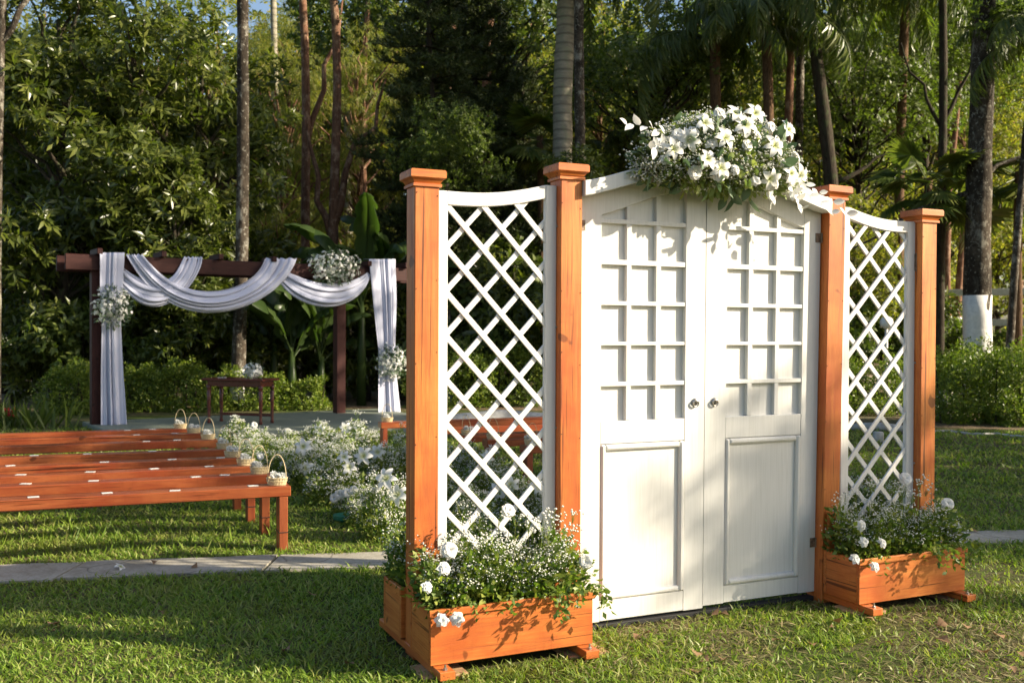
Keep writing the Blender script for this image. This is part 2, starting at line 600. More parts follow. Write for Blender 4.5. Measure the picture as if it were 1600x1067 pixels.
def thing(name, label, cat, loc=(0, 0, 0), rotz=0, group=None):
    o = bpy.data.objects.new(name, None)
    o.empty_display_size = 0.1
    COL.objects.link(o)
    o.location = tuple(float(c) for c in loc)
    o.rotation_euler = (0, 0, rotz)
    return tag(o, label, cat, group)


def npmesh(name, V, T, mat, smooth=False):
    """V (n,3), T (m,3) triangles"""
    me = bpy.data.meshes.new(name)
    V = np.ascontiguousarray(V, dtype=np.float32)
    T = np.ascontiguousarray(T, dtype=np.int32)
    me.vertices.add(len(V))
    me.vertices.foreach_set('co', V.ravel())
    me.loops.add(T.size)
    me.loops.foreach_set('vertex_index', T.ravel())
    me.polygons.add(len(T))
    me.polygons.foreach_set('loop_start', np.arange(0, T.size, 3, dtype=np.int32))
    if smooth:
        me.polygons.foreach_set('use_smooth', np.ones(len(T), dtype=bool))
    mats = mat if isinstance(mat, (list, tuple)) else [mat]
    for mm in mats:
        me.materials.append(M[mm] if isinstance(mm, str) else mm)
    me.update(calc_edges=True)
    me.validate()
    return me


def unit(a):
    return a / np.maximum(np.linalg.norm(a, axis=-1, keepdims=True), 1e-9)


# leaf templates: x along the leaf, y across, z normal
LEAF4 = (np.array([[0, 0, 0], [.42, .15, .035], [.42, -.15, .035], [.42, 0, 0], [1, 0, -.10]]),
         np.array([[0, 3, 1], [0, 2, 3], [3, 4, 1], [2, 4, 3]]))
LEAFW = (np.array([[0, 0, 0], [.45, .27, .05], [.45, -.27, .05], [.45, 0, 0], [1, 0, -.10]]),
         np.array([[0, 3, 1], [0, 2, 3], [3, 4, 1], [2, 4, 3]]))
_a = np.linspace(0, 1, 6)
_w = .27 * np.sin(PI * _a[1:5] ** .85) ** .8
LEAFR = (np.array([[0, 0, 0]] + [[_a[k + 1], _w[k], .06 - .1 * _a[k + 1] ** 2] for k in range(4)] + [[1, 0, -.12]] + [[_a[k + 1], -_w[k], .06 - .1 * _a[k + 1] ** 2] for k in range(4)] + [[_a[k + 1], 0, -.1 * _a[k + 1] ** 2] for k in range(4)]),
         np.array([[0, 10, 1], [0, 6, 10]] + sum([[[1 + k, 10 + k, 11 + k], [1 + k, 11 + k, 2 + k], [6 + k, 11 + k, 10 + k], [6 + k, 7 + k, 11 + k]] for k in range(3)], []) + [[4, 13, 5], [9, 5, 13]]))
LEAF2 = (np.array([[0, 0, 0], [.45, .22, .04], [.45, -.22, .04], [1, 0, -.04]]),
         np.array([[0, 2, 1], [2, 3, 1]]))
NEEDLE = (np.array([[0, .06, 0], [0, -.06, 0], [1, 0, 0.06]]), np.array([[0, 1, 2]]))
STRIP = (np.array([[0, .03, 0], [0, -.03, 0], [.5, .04, -.02], [.5, -.04, -.02], [1, 0, -.16]]),
         np.array([[0, 1, 3], [0, 3, 2], [2, 3, 4]]))


def leaves(pos, d, up, length, tmpl, width=1.0):
    """place a template leaf at every pos; returns V, T"""
    tv, tf = tmpl
    d = unit(d)
    y = unit(np.cross(up, d))
    z = np.cross(d, y)
    L = np.asarray(length, dtype=float).reshape(-1, 1, 1)
    W = np.asarray(width, dtype=float).reshape(-1, 1, 1) if np.ndim(width) else width
    V = pos[:, None, :] + L * (tv[None, :, 0:1] * d[:, None, :] + W * tv[None, :, 1:2] * y[:, None, :] + tv[None, :, 2:3] * z[:, None, :])
    n, k = len(pos), len(tv)
    T = tf[None] + (np.arange(n) * k)[:, None, None]
    return V.reshape(-1, 3), T.reshape(-1, 3)


def join(parts):
    Vs, Ts, o = [], [], 0
    for V, T in parts:
        Vs.append(V); Ts.append(T + o); o += len(V)
    return np.vstack(Vs), np.vstack(Ts)


def rdir(rng, n):
    return unit(rng.normal(size=(n, 3)))


def sprigs(rng, P, D, per, llen, tmpl, spread=(0.7, 1.3), droop=0.35, stem=0.0):
    """rosettes: per leaves round each sprig direction D at P"""
    n = len(P)
    D = unit(D)
    a = unit(np.cross(D, rdir(rng, n)))
    b = np.cross(D, a)
    ang = rng.uniform(0, 2 * PI, (n, 1)) + np.arange(per)[None] * 2.399 + rng.normal(0, .25, (n, per))
    tilt = rng.uniform(spread[0], spread[1], (n, per))
    rad = np.cos(ang)[..., None] * a[:, None] + np.sin(ang)[..., None] * b[:, None]
    d = np.cos(tilt)[..., None] * D[:, None] + np.sin(tilt)[..., None] * rad
    d[..., 2] -= droop * rng.uniform(.3, 1.2, (n, per))
    pos = P[:, None] + D[:, None] * (rng.uniform(-1, 0, (n, per)) * stem)[..., None] + rad * 0.01
    up = D[:, None] + rad * 0.2 + rng.normal(0, .35, (n, per, 3))
    ll = llen * rng.uniform(.65, 1.15, (n, per))
    return leaves(pos.reshape(-1, 3), d.reshape(-1, 3), up.reshape(-1, 3), ll.ravel(), tmpl)


# ------------------------------------------------------------------ the setting
def sheet(name, pts, z, mat, kind='structure'):
    m = MB()
    m.add([(p[0], p[1], z) for p in pts], [tuple(range(len(pts)))])
    return tag(m.build(name, mat), kind=kind)


sheet('ground', [(-160, -60), (160, -60), (160, 200), (-160, 200)], 0.0, 'lawn')
sheet('forest_floor', [(-60, 19.2), (-9, 18.9), (-2.5, 19.4), (2, 19.0), (6.0, 16.2), (9, 15.4), (40, 15.6), (40, 26.5), (100, 30), (100, 120), (-60, 120)], 0.004, 'litter')
sheet('road', [(9.5, 30), (80, 34), (80, 39), (9.5, 35)], 0.008, 'road')


def path_lo(x): return 6.545 + .187 * x
def path_hi(x): return 6.975 + .178 * x


rng0 = random.Random(4)
pth = tag(bpy.data.objects.new('path', None), kind='structure')
COL.objects.link(pth)
xx = -6.4
while xx < 8.5:
    w = rng0.uniform(1.05, 1.5)
    x1 = xx + w
    m = MB()
    j = 0.011
    rows = []
    n = 9
    for i in range(n):
        x = xx + j + (w - 2 * j) * i / (n - 1)
        rows.append((x, path_lo(x) + rng0.uniform(-.012, .012), path_hi(x) + rng0.uniform(-.012, .012)))
    top = 0.016 + rng0.uniform(-.003, .003)
    vs = []
    for (x, a, b) in rows:
        vs += [(x, a, top), (x, b, top), (x, a, -.02), (x, b, -.02)]
    fs = []
    for i in range(n - 1):
        o = i * 4
        fs += [(o, o + 4, o + 5, o + 1), (o, o + 2, o + 6, o + 4), (o + 1, o + 5, o + 7, o + 3)]
    fs += [(0, 1, 3, 2), (4 * n - 4, 4 * n - 2, 4 * n - 1, 4 * n - 3)]
    m.add(vs, fs)
    m.build('slab', 'concrete', pth)
    xx = x1

# pale root-like kerb line of stones across the right lawn
kb = MB()
rk = np.random.default_rng(3)
pts = [gr(1430 + i * 8, 673 + i * .42 + 1.2 * math.sin(i * .7) + rk.uniform(-.5, .5)) for i in range(36)]
kb.tube([(q[0], q[1], .008) for q in pts], [.028 + rk.uniform(-.008, .012) for q in pts], 8, True, .6, .2, 4)
tag(kb.build('stone_edging', 'stone', None, True), 'thin pale stone edging line crossing the far right lawn', 'edging')

# ------------------------------------------------------------------ the gate
TH = R(90 - 65.6)
G0 = (-.4515, 4.607, 0)
gate = thing('garden_gate', 'white double door gate with lattice wings between four orange wooden posts', 'gate', G0, TH)


def post(s, h, tilt=0.0, base=0.0):
    m = MB()
    m.cbox(-.06, .06, -.06, .06, base, h - .07, .004)
    p = m.build('post', 'stain_z', gate)
    p.location = (s + .06, .06, 0)
    p.rotation_euler = (0, tilt, 0)
    c = MB()
    c.lathe([(.0605, h - .078), (.070, h - .077), (.070, h - .064), (.0635, h - .062), (.074, h - .046), (.083, h - .040), (.0865, h - .036), (.0865, h - .008), (.082, h)], 4, square=True)
    c.build('cap', 'stain_x', p)
    r = random.Random(int(s * 100))
    nl = MB()
    for zz in [.62, 1.0, 1.38, 1.75, 2.12]:
        for sx in (-.052, .050):
            z = zz + r.uniform(-.06, .06)
            nl.tube([(sx + r.uniform(-.003, .003), -.0625, z), (sx, -.058, z)], .0026, 6)
    tag(nl.build('nail_head', 'dark', p), kind='stuff')
    return p


post(0.0, 2.275)
post(.758, 2.357)
post(2.419, 2.357, .0172)
post(3.165, 2.262)


def ogee(t, p): return max(0.0, math.cos(min(1, abs(t)) * PI / 2)) ** p
def rail_top(s): return 2.278 + .17 * ogee((s - 1.665) / .787, 1.25)
def arch_z(s): return 2.095 + .195 * ogee((s - 1.665) / .787, 1.6)


def strip(name, s0, s1, lo, hi, y0, y1, mat, parent, n=40, warp=None, c=.004):
    """curved board between the curves lo(s) and hi(s), front at y0, back at y1"""
    vs, fs = [], []
    for i in range(n + 1):
        s = s0 + (s1 - s0) * i / n
        a, b = lo(s), hi(s)
        q = [(s, y0, a + c), (s, y0, b - c), (s, y0 + c, b), (s, y1, b), (s, y1, a), (s, y0 + c, a)]
        vs += [warp(*p) for p in q] if warp else q
    for i in range(n):
        o = i * 6
        for k in range(6):
            k2 = (k + 1) % 6
            fs.append((o + k, o + 6 + k, o + 6 + k2, o + k2))
    fs.append(tuple(range(6)))
    fs.append(tuple(reversed([n * 6 + k for k in range(6)])))
    m = MB()
    m.add(vs, fs)
    return m.build(name, mat, parent)


strip('arched_rail', .8805, 2.452, lambda s: rail_top(s) - .076, rail_top, -.030, .052, 'white', gate)


def warp_l(s, y, z): return (s - (2.1 - z) * .004 * (s - .885) / .78, y, z)
def warp_r(s, y, z): return (s - (2.1 - z) * (.005 + .0095 * (s - 1.67) / .78), y, z)


def door(s0, s1, cols, wp, handle_s, hinge_s, off):
    YF, YB, YP = .060, .110, .089
    m = MB()
    for (a, b) in ((s0, cols[0][0]), (cols[2][1], s1)):       # stiles up to the arched top
        pass
    d = MB()
    ztop = min(rail_top(s0), rail_top(s1)) - .03
    leaf = strip('door', s0, cols[0][0], lambda s: .042 + off, lambda s: rail_top(s) - .026, YF, YB, 'white', gate, 10, wp, .003)
    strip('stile', cols[2][1], s1, lambda s: .042 + off, lambda s: rail_top(s) - .026, YF, YB, 'white', leaf, 10, wp, .003)
    strip('top_rail', cols[0][0] + .0006, cols[2][1] - .0006, lambda s: arch_z(s), lambda s: rail_top(s) - .028, YF + .0015, YB - .002, 'white', leaf, 24, wp)
    a, b = cols[0][0], cols[2][1]
    for nm, z0, z1 in (('bottom_rail', .045 + off, .150), ('middle_rail', .952, 1.069)):
        q = MB(); q.cbox(a + .0006, b - .0006, YF + .001, YB - .002, z0, z1, .003, wp); q.build(nm, 'white', leaf)
    rows = [(1.071, 1.247), (1.270, 1.457), (1.476, 1.663), (1.685, 1.871), (1.898, 2.083)]
    # horizontal and vertical glazing bars
    for i in range(5):
        z0 = rows[i][1]
        z1 = rows[i + 1][0] if i < 4 else 2.106
        q = MB(); q.cbox(a, b, YF + .0035, YP + .004, z0, z1, .002, wp); q.build('muntin', 'white', leaf)
    for i in (0, 1):
        x0, x1 = cols[i][1], cols[i + 1][0]
        for (z0, z1) in rows:
            q = MB(); q.cbox(x0, x1, YF + .0045, YP + .004, z0 - .001, z1 + .001, .002, wp); q.build('muntin', 'white', leaf)
        zt = arch_z((x0 + x1) / 2) + .004
        q = MB(); q.cbox(x0, x1, YF + .0045, YP + .004, 2.105, zt, .002, wp); q.build('muntin', 'white', leaf)
    for (x0, x1) in cols:
        for (z0, z1) in rows:
            q = MB(); q.cbox(x0 - .003, x1 + .003, YP, YB - .004, z0 - .003, z1 + .003, .001, wp); q.build('pane', 'white', leaf)
        strip('pane', x0 - .003, x1 + .003, lambda s: 2.103, lambda s: max(2.106, arch_z(s) + .004), YP, YB - .004, 'white', leaf, 8, wp, .001)
    # lower panel with a raised moulding frame
    lp = MB(); lp.cbox(a - .002, b + .002, YF + .012, YB - .004, .148, .954, .001, wp)
    lp.build('lower_panel', 'white', leaf)
    for k, (x0, x1, z0, z1) in enumerate(((a + .002, a + .030, .153, .949), (b - .034, b - .002, .153, .949), (a + .030, b - .034, .153, .183), (a + .030, b - .034, .919, .949))):
        q = MB()
        q.cbox(x0, x1, YF - .006, YF + .016, z0, z1, .005, wp)
        dx, dz = (0.006, .004) if x1 - x0 < .1 else (.004, .006)
        q.cbox(x0 + dx, x1 - dx, YF - .010, YF + .01, z0 + dz, z1 - dz, .004, wp)
        q.build('moulding', 'white', leaf)
    # ring pull on a round rose
    h = MB()
    hx, hz = wp(handle_s, 0, 1.155)[0], 1.155
    h.tube([(hx, YF - .006, hz), (hx, YF + .002, hz)], .019, 16)
    h.tube([(hx, YF - .016, hz + .008), (hx, YF - .002, hz + .008)], .006, 8)
    h.tube([(hx + .0165 * math.cos(t), YF - .013 - .002 * math.sin(t), hz - .008 + .0165 * math.sin(t)) for t in np.linspace(0, 2 * PI, 21)], .0042, 6, False)
    h.build('handle', 'metal', leaf, True)
    for z in (2.065, .335):
        g = MB()
        x = wp(hinge_s, 0, z)[0]
        sg = 1 if hinge_s < 1.6 else -1
        g.cbox(min(x, x + sg * .034), max(x, x + sg * .034), YF - .004, YF + .001, z - .026, z + .026, .001)
        g.tube([(x - sg * .006, YF - .006, z - .028), (x - sg * .006, YF - .006, z + .028)], .007, 8)
        g.build('hinge', 'rust', leaf)
    return leaf


door(.884, 1.663, [(1.022, 1.175), (1.204, 1.354), (1.385, 1.539)], warp_l, 1.600, .892, 0.0)
door(1.668, 2.449, [(1.805, 1.953), (1.985, 2.141), (2.170, 2.332)], warp_r, 1.728, 2.446, .012)
q = MB(); q.cbox(.882, 2.415, .055, .105, .004, .030, .003); q.build('threshold', 'dark', gate)


def wing(a, b, y0, hi_at_b, front_sign, z_first, tag_hinge):
    """lattice panel between s=a and s=b; top rises towards the higher end"""
    w = b - a
    def topz(s):
        t = (s - a) / w
        if not hi_at_b: t = 1 - t
        return 2.193 + .075 * t - .030 * math.sin(PI * t)
    ST = .060
    fr = MB()
    fr.cbox(a, a + ST, y0, y0 + .03, .13, topz(a + ST) - .075 + .075, .003)
    fr.cbox(b - ST, b, y0, y0 + .03, .13, topz(b - ST), .003)
    pan = fr.build('lattice_panel', 'white', gate)
    strip('curved_rail', a + ST + .0005, b - ST - .0005, lambda s: topz(s) - .066, topz, y0 + .001, y0 + .029, 'white', pan, 16, None, .003)
    q = MB(); q.cbox(a + ST + .0005, b - ST - .0005, y0 + .001, y0 + .029, .13, .19, .003); q.build('bottom_rail', 'white', pan)
    x0, x1 = a + ST - .014, b - ST + .014
    sl = 1.07
    SW = .0135
    for layer, sg in ((0, front_sign), (1, -front_sign)):
        ya = y0 + .007 + layer * .0105
        k = -12
        xr = a + ST if front_sign < 0 else b - ST
        for k in range(-14, 14):
            zc = z_first + k * .2075 + (0.012 if layer else 0)
            # line z = zc + sg*sl*(s-xr); clip to the opening
            P = []
            for i in range(241):
                s = x0 + (x1 - x0) * i / 240
                z = zc + sg * sl * (s - xr)
                if .172 < z < topz(s) - .05:
                    P.append((s, z))
            if len(P) < 6:
                continue
            (sa, za), (sb, zb) = P[0], P[-1]
            dx, dz = sb - sa, zb - za
            L = math.hypot(dx, dz)
            nx, nz = -dz / L * SW, dx / L * SW
            q = MB()
            c = .0015
            vs = []
            for (s, z) in ((sa, za), (sb, zb)):
                vs += [(s - nx, ya + c, z - nz), (s - nx * .9, ya, z - nz * .9), (s + nx * .9, ya, z + nz * .9), (s + nx, ya + c, z + nz), (s + nx, ya + .010, z + nz), (s - nx, ya + .010, z - nz)]
            fs = [tuple((i, i + 6, (i + 1) % 6 + 6, (i + 1) % 6)) for i in range(6)] + [(5, 4, 3, 2, 1, 0), (6, 7, 8, 9, 10, 11)]
            q.add(vs, fs)
            q.build('slat', 'white', pan)
    if tag_hinge:
        g = MB(); g.cbox(b - .008, b + .012, y0 - .004, y0 + .002, 1.90, 2.0, .001); g.tube([(b + .004, y0 - .006, 1.895), (b + .004, y0 - .006, 2.005)], .006, 8)
        g.build('hinge', 'rust', pan)
    bl = MB()
    for z in (1.05, 1.55, 2.05) if not tag_hinge else (.75, 1.35):
        bl.tube([(b - .004, y0 - .006, z), (b + .004, y0 - .006, z)], .006, 8)
    bl.build('bolt', 'metal', pan)


wing(.1205, .7575, .045, True, -1, 2.123, False)
wing(2.598, 3.1645, .050, False, 1, 2.075, True)


# ------------------------------------------------------------------ planters
def planter(s0, s1, front, label, brace_s=None):
    th = thing('planter_box', label, 'planter', Vector(G0) + Matrix.Rotation(TH, 3, 'Z') @ Vector((s0, 0, 0)), TH, 'wooden planter boxes at the gate posts')
    L = s1 - s0
    y0, y1 = (-.285, -.006) if front else (.127, .405)
    z0, z1, t = .062, .305, .022
    def bx(nm, *a, mat='stain_x', c=.003):
        q = MB(); q.cbox(*a, c); return q.build(nm, mat, th)
    bx('front_board', 0, L, y0, y0 + t, z0, z1)
    bx('back_board', 0, L, y1 - t, y1, z0, z1)
    bx('side_board', .001, t, y0 + t, y1 - t, z0 + .001, z1 - .001, mat='stain_y')
    bx('side_board', L - t, L - .001, y0 + t, y1 - t, z0 + .001, z1 - .001, mat='stain_y')
    bx('rim', -.010, L + .010, y0 - .012, y0 - .0005, z1 - .030, z1 + .004, c=.006)
    bx('soil', t, L - t, y0 + t, y1 - t, z0, z1 - .05, mat='soil')
    if front:
        for sx in (.012, L - .085):
            k = bx('skid', sx, sx + .072, -.375, .52, .022, .060, mat='stain_y')
            b = MB(); b.lathe([(.011, .060), (.011, .068), (.005, .069), (.005, .082), (.003, .083)], 6, sx + .036, -.345); b.build('bolt', 'metal', k)
            q = MB(); q.cbox(sx - .05, sx + .16, -.31, -.12, .002, .0215, .002); q.build('shim', 'raw', k)
    if brace_s is not None:
        bx('brace', brace_s, brace_s + .118 if front and s0 < 1 else brace_s + .05, -.032 + .004, -.007, z1 - .02, .512, mat='stain_z', c=.005)
    return th


pl = planter(-.02, .79, True, 'orange wooden planter box in front of the left lattice wing', .022)
pr = planter(2.425, 3.215, True, 'orange wooden planter box in front of the right lattice wing', .02)
planter(-.02, .79, False, 'orange wooden planter box behind the left lattice wing')
planter(2.46, 3.215, False, 'orange wooden planter box behind the right lattice wing')


# ------------------------------------------------------------------ flower parts
def petal_grid(L, W, curl, cup, nl=5, tipw=0.0, base=0.25):
    """petal strip along +x, bending"""
    vs, fs = [], []
    x = z = 0.0
    a = -cup
    for i in range(nl + 1):
        t = i / nl
        w = W * (base * (1 - t) + math.sin(PI * min(1, t * 1.02)) ** .7 * .9 + tipw * t) * .5
        w = max(w, .0006)
        vs += [(x, -w, z + w * .25), (x, 0, z), (x, w, z + w * .25)]
        a += (curl + cup) / nl
        x += L / nl * math.cos(a)
        z -= L / nl * math.sin(a)
    for i in range(nl):
        o = i * 3
        fs += [(o, o + 3, o + 4, o + 1), (o + 1, o + 4, o + 5, o + 2)]
    return vs, fs


def lily_mesh(name, R_=.075, seed=0, cup=.75, curl=.75):
    r = random.Random(seed)
    m = MB()
    for k in range(6):
        vs, fs = petal_grid(R_ * 1.25 * r.uniform(.92, 1.05), R_ * (.62 if k % 2 else .5), curl * r.uniform(.7, 1.2), cup * r.uniform(.85, 1.1))
        rot = Matrix.Rotation(k * PI / 3 + r.uniform(-.1, .1), 3, 'Z')
        m.add([rot @ Vector(p) for p in vs], fs)
    for k in range(5):
        an = k * 1.257
        m.tube([(0, 0, 0), (.012 * math.cos(an), .012 * math.sin(an), .035)], [.0012, .0018], 4)
    return m.mesh(name, 'lily', True)


def rose_mesh(name, R_=.034, seed=0):
    r = random.Random(seed)
    m = MB()
    for layer, (n, rr, cup, cv) in enumerate(((5, 1.0, .45, .9), (5, .8, .95, .35), (4, .58, 1.25, .05), (3, .38, 1.4, -.2))):
        for k in range(n):
            vs, fs = petal_grid(R_ * (1.1 + .15 * layer) * rr * 1.15, R_ * 1.35 * rr, cv, cup, 4, .35, .5)
            rot = Matrix.Rotation(k * 2 * PI / n + layer * .6 + r.uniform(-.15, .15), 3, 'Z')
            m.add([rot @ (Vector(p) + Vector((R_ * .12 * rr, 0, R_ * .05 * layer))) for p in vs], fs)
    return m.mesh(name, 'petal', True)


def gardenia_mesh(name, R_=.042, seed=0):
    r = random.Random(seed)
    m = MB()
    for layer, (n, rr, cup, cv) in enumerate(((6, 1.0, .12, .55), (5, .78, .5, .45), (4, .5, 1.0, .15))):
        for k in range(n):
            vs, fs = petal_grid(R_ * rr * r.uniform(.9, 1.1), R_ * .72 * rr, cv * r.uniform(.6, 1.3), cup * r.uniform(.8, 1.2), 4, .12, .4)
            rot = Matrix.Rotation(k * 2 * PI / n + layer * .5 + r.uniform(-.2, .2), 3, 'Z')
            m.add([rot @ (Vector(p) + Vector((.002, 0, R_ * .07 * layer))) for p in vs], fs)
    return m.mesh(name, 'petal', True)


def star_mesh(name, R_=.028, seed=0):
    r = random.Random(seed)
    m = MB()
    for k in range(5):
        vs, fs = petal_grid(R_, R_ * .62, .5, .6 * r.uniform(.8, 1.2), 2, .2, .35)
        rot = Matrix.Rotation(k * 2 * PI / 5 + r.uniform(-.2, .2), 3, 'Z')
        m.add([rot @ Vector(p) for p in vs], fs)
    return m.mesh(name, 'petal', True)


LILY = [lily_mesh('lily', .072, i, .7 + .12 * i, .7) for i in range(3)]
GARD = [gardenia_mesh('gardenia', .045, i) for i in range(3)]
ROSE = [rose_mesh('rose', .034, i) for i in range(2)]
OCT_V = np.array([[1, 0, 0], [-1, 0, 0], [0, 1, 0], [0, -1, 0], [0, 0, .8], [0, 0, -.6]], float)
OCT_T = np.array([[0, 2, 4], [2, 1, 4], [1, 3, 4], [3, 0, 4], [2, 0, 5], [1, 2, 5], [3, 1, 5], [0, 3, 5]])


def dots(P, r):
    r = np.asarray(r).reshape(-1, 1, 1)
    V = P[:, None] + OCT_V[None] * r
    T = OCT_T[None] + (np.arange(len(P)) * 6)[:, None, None]
    return V.reshape(-1, 3), T.reshape(-1, 3)


def stems_np(A, B, r=.0012):
    """thin flat stems from A to B"""
    d = unit(B - A)
    s = unit(np.cross(d, np.array([0, 0, 1.0]) + .01)) * r
    V = np.stack([A - s, A + s, B + s * .6, B - s * .6], 1)
    T = np.array([[0, 1, 2], [0, 2, 3]])[None] + (np.arange(len(A)) * 4)[:, None, None]
    return V.reshape(-1, 3), T.reshape(-1, 3)


def breath_np(rng, O, T_, per, dot, spread):
    """sprays: at tip points T_ (grown from O) clusters of tiny blossoms on short stalks"""
    n = len(T_)
    off = rng.normal(size=(n, per, 3)) * spread
    off[..., 2] = np.abs(off[..., 2]) * .8
    P = (T_[:, None] + off).reshape(-1, 3)
    A = np.repeat(T_ - unit(T_ - O) * spread * 1.4, per, 0)
    fl = dots(P, rng.uniform(.6, 1.15, len(P)) * dot)
    st = join([stems_np(O, T_, .0016), stems_np(A, P, .0009)])
    return fl, st


def bush_flowers(seed, rx, ry, h, nspray=70, nleaf=900, box=False, dot=.0075, leaf=.045, low=0.0):
    """returns (greenery mesh, blossom mesh) for one clump standing on z=0"""
    rng = np.random.default_rng(seed)
    def reg(n, hmin, hmax, shrink=1.0):
        if box:
            x = rng.uniform(-rx, rx, n); y = rng.uniform(-ry, ry, n)
            e = np.ones(n)
        else:
            a = rng.uniform(0, 2 * PI, n); q = np.sqrt(rng.uniform(0, 1, n))
            x = rx * q * np.cos(a) * shrink; y = ry * q * np.sin(a) * shrink
            e = np.sqrt(np.maximum(.05, 1 - .75 * q ** 2))
        lump = .8 + .25 * np.sin(x * 17 + seed) * np.cos(y * 13 + seed * 2) + .12 * np.sin(x * 39 + seed)
        z = rng.uniform(hmin, hmax, n) * h * e * lump
        return np.stack([x, y, z], 1)
    tips = reg(nspray, .45, 1.05)
    org = tips * np.array([.35, .5, 0.0]) + np.array([0, 0, low])
    fl, st = breath_np(rng, org, tips, 13, dot, .026)
    P = reg(nleaf, .05, .95, 1.05)
    P[:, 2] = np.maximum(P[:, 2], low)
    D = unit(P * np.array([1.0 / rx, 1.0 / ry, .6 / h]) + rng.normal(0, .6, (nleaf, 3)) + np.array([0, 0, .4]))
    gl = leaves(P, D, rng.normal(size=(nleaf, 3)) + np.array([0, 0, 1.2]), leaf * rng.uniform(.6, 1.3, nleaf), LEAFW)
    g = npmesh('greenery', *join([gl, st]), 'filler')
    b = npmesh('small_blossom', *fl, 'breath')
    return g, b


rl = random.Random(7)


def put_flower(par, meshes, name, loc, out, size=1.0):
    o = link(name, rl.choice(meshes), par, loc)
    dv = Vector(out).normalized()
    o.rotation_euler = (dv.to_track_quat('Z', 'Y').to_matrix() @ Matrix.Rotation(rl.uniform(0, 6.28), 3, 'Z')).to_euler()
    o.scale = (size,) * 3
    return o


BUSH = [bush_flowers(11 + i, .26, .24, .46, 135, 1300, dot=.0085) for i in range(4)]


def clump(px, py, hpx, wpx, label, lilies=(), roses=(), v=0, base=False):
    p = gr(px, py)
    sc = p[1] / FPX
    th = thing('flower_arrangement', label, 'flowers', (p[0], p[1], 0), rl.uniform(0, 6), 'white flower clumps along the aisle')
    g, b = BUSH[v % 4]
    w = wpx * sc / .50
    h = hpx * sc / .46
    for nm, me in (('greenery', g), ('small_blossom', b)):
        o = link(nm, me, th, scale=(w, w, h))
        o['kind'] = 'stuff'
    rot = Matrix.Rotation(-th.rotation_euler.z, 3, 'Z')
    for kind, lst in (('lily', lilies), ('rose', roses)):
        for (fx, fy) in lst:
            q = at(fx, fy, p[1] - .14)
            loc = rot @ Vector((q[0] - p[0], q[1] - p[1], q[2]))
            out = rot @ Vector((rl.uniform(-.4, .4), -1, rl.uniform(.1, .7)))
            o = put_flower(th, LILY if kind == 'lily' else ROSE, kind, loc, out, rl.uniform(.85, 1.15))
    if base:
        q = MB()
        q.lathe([(.09, .0), (.11, .02), (.11, .05), (.06, .06)], 14)
        o = q.build('tray', 'greenfoam', th)
        o.location = rot @ Vector((0, -.2, 0))
    return th


# ------------------------------------------------------------------ pergola, drapes, altar
PA = Vector(gr(151, 670)); PBt = Vector(gr(530, 651.5))
pdir = (PBt - PA); pdir.z = 0
PLEN = pdir.length
PANG = math.atan2(pdir.y, pdir.x)
perg = thing('pergola', 'dark red wooden pergola frame hung with white drapes at the altar', 'pergola', PA, PANG)
for i, s in enumerate((0, PLEN)):
    q = MB(); q.cbox(s - .085, s + .085, -.085, .085, 0, 2.44, .008); q.build('post', 'pergola_z', perg)
XR = PLEN + 1.45
for y0 in (-.145, .087):
    q = MB(); q.cbox(-.47 if y0 < 0 else -.55, XR, y0, y0 + .058, 2.42 if y0 < 0 else 2.40, 2.66 if y0 < 0 else 2.64, .008); q.build('beam', 'pergola', perg)
for s in (0.0, .95, 1.85, 2.75, 3.65, 4.5, 5.25):
    q = MB(); q.cbox(s - .04, s + .04, -.24, .28, 2.665, 2.755, .008); q.build('rafter', 'pergola', perg)

plat = MB(); plat.cbox(-.1, PLEN + 1.0, -2.75, .55, 0.0, .075, .01)
po = plat.build('altar_platform', 'platform'); po.location = PA; po.rotation_euler = (0, 0, PANG)
tag(po, kind='structure')

PM = Matrix.Translation(PA) @ Matrix.Rotation(PANG, 4, 'Z')
PMI = PM.inverted()


def on_perg(px, py, y):
    """pergola-local point on the plane local y that the pixel sees"""
    d = Vector(ray(px, py))
    o = PMI @ Vector(CP)
    dl = PMI.to_3x3() @ d
    t = (y - o.y) / dl.y
    return o + dl * t


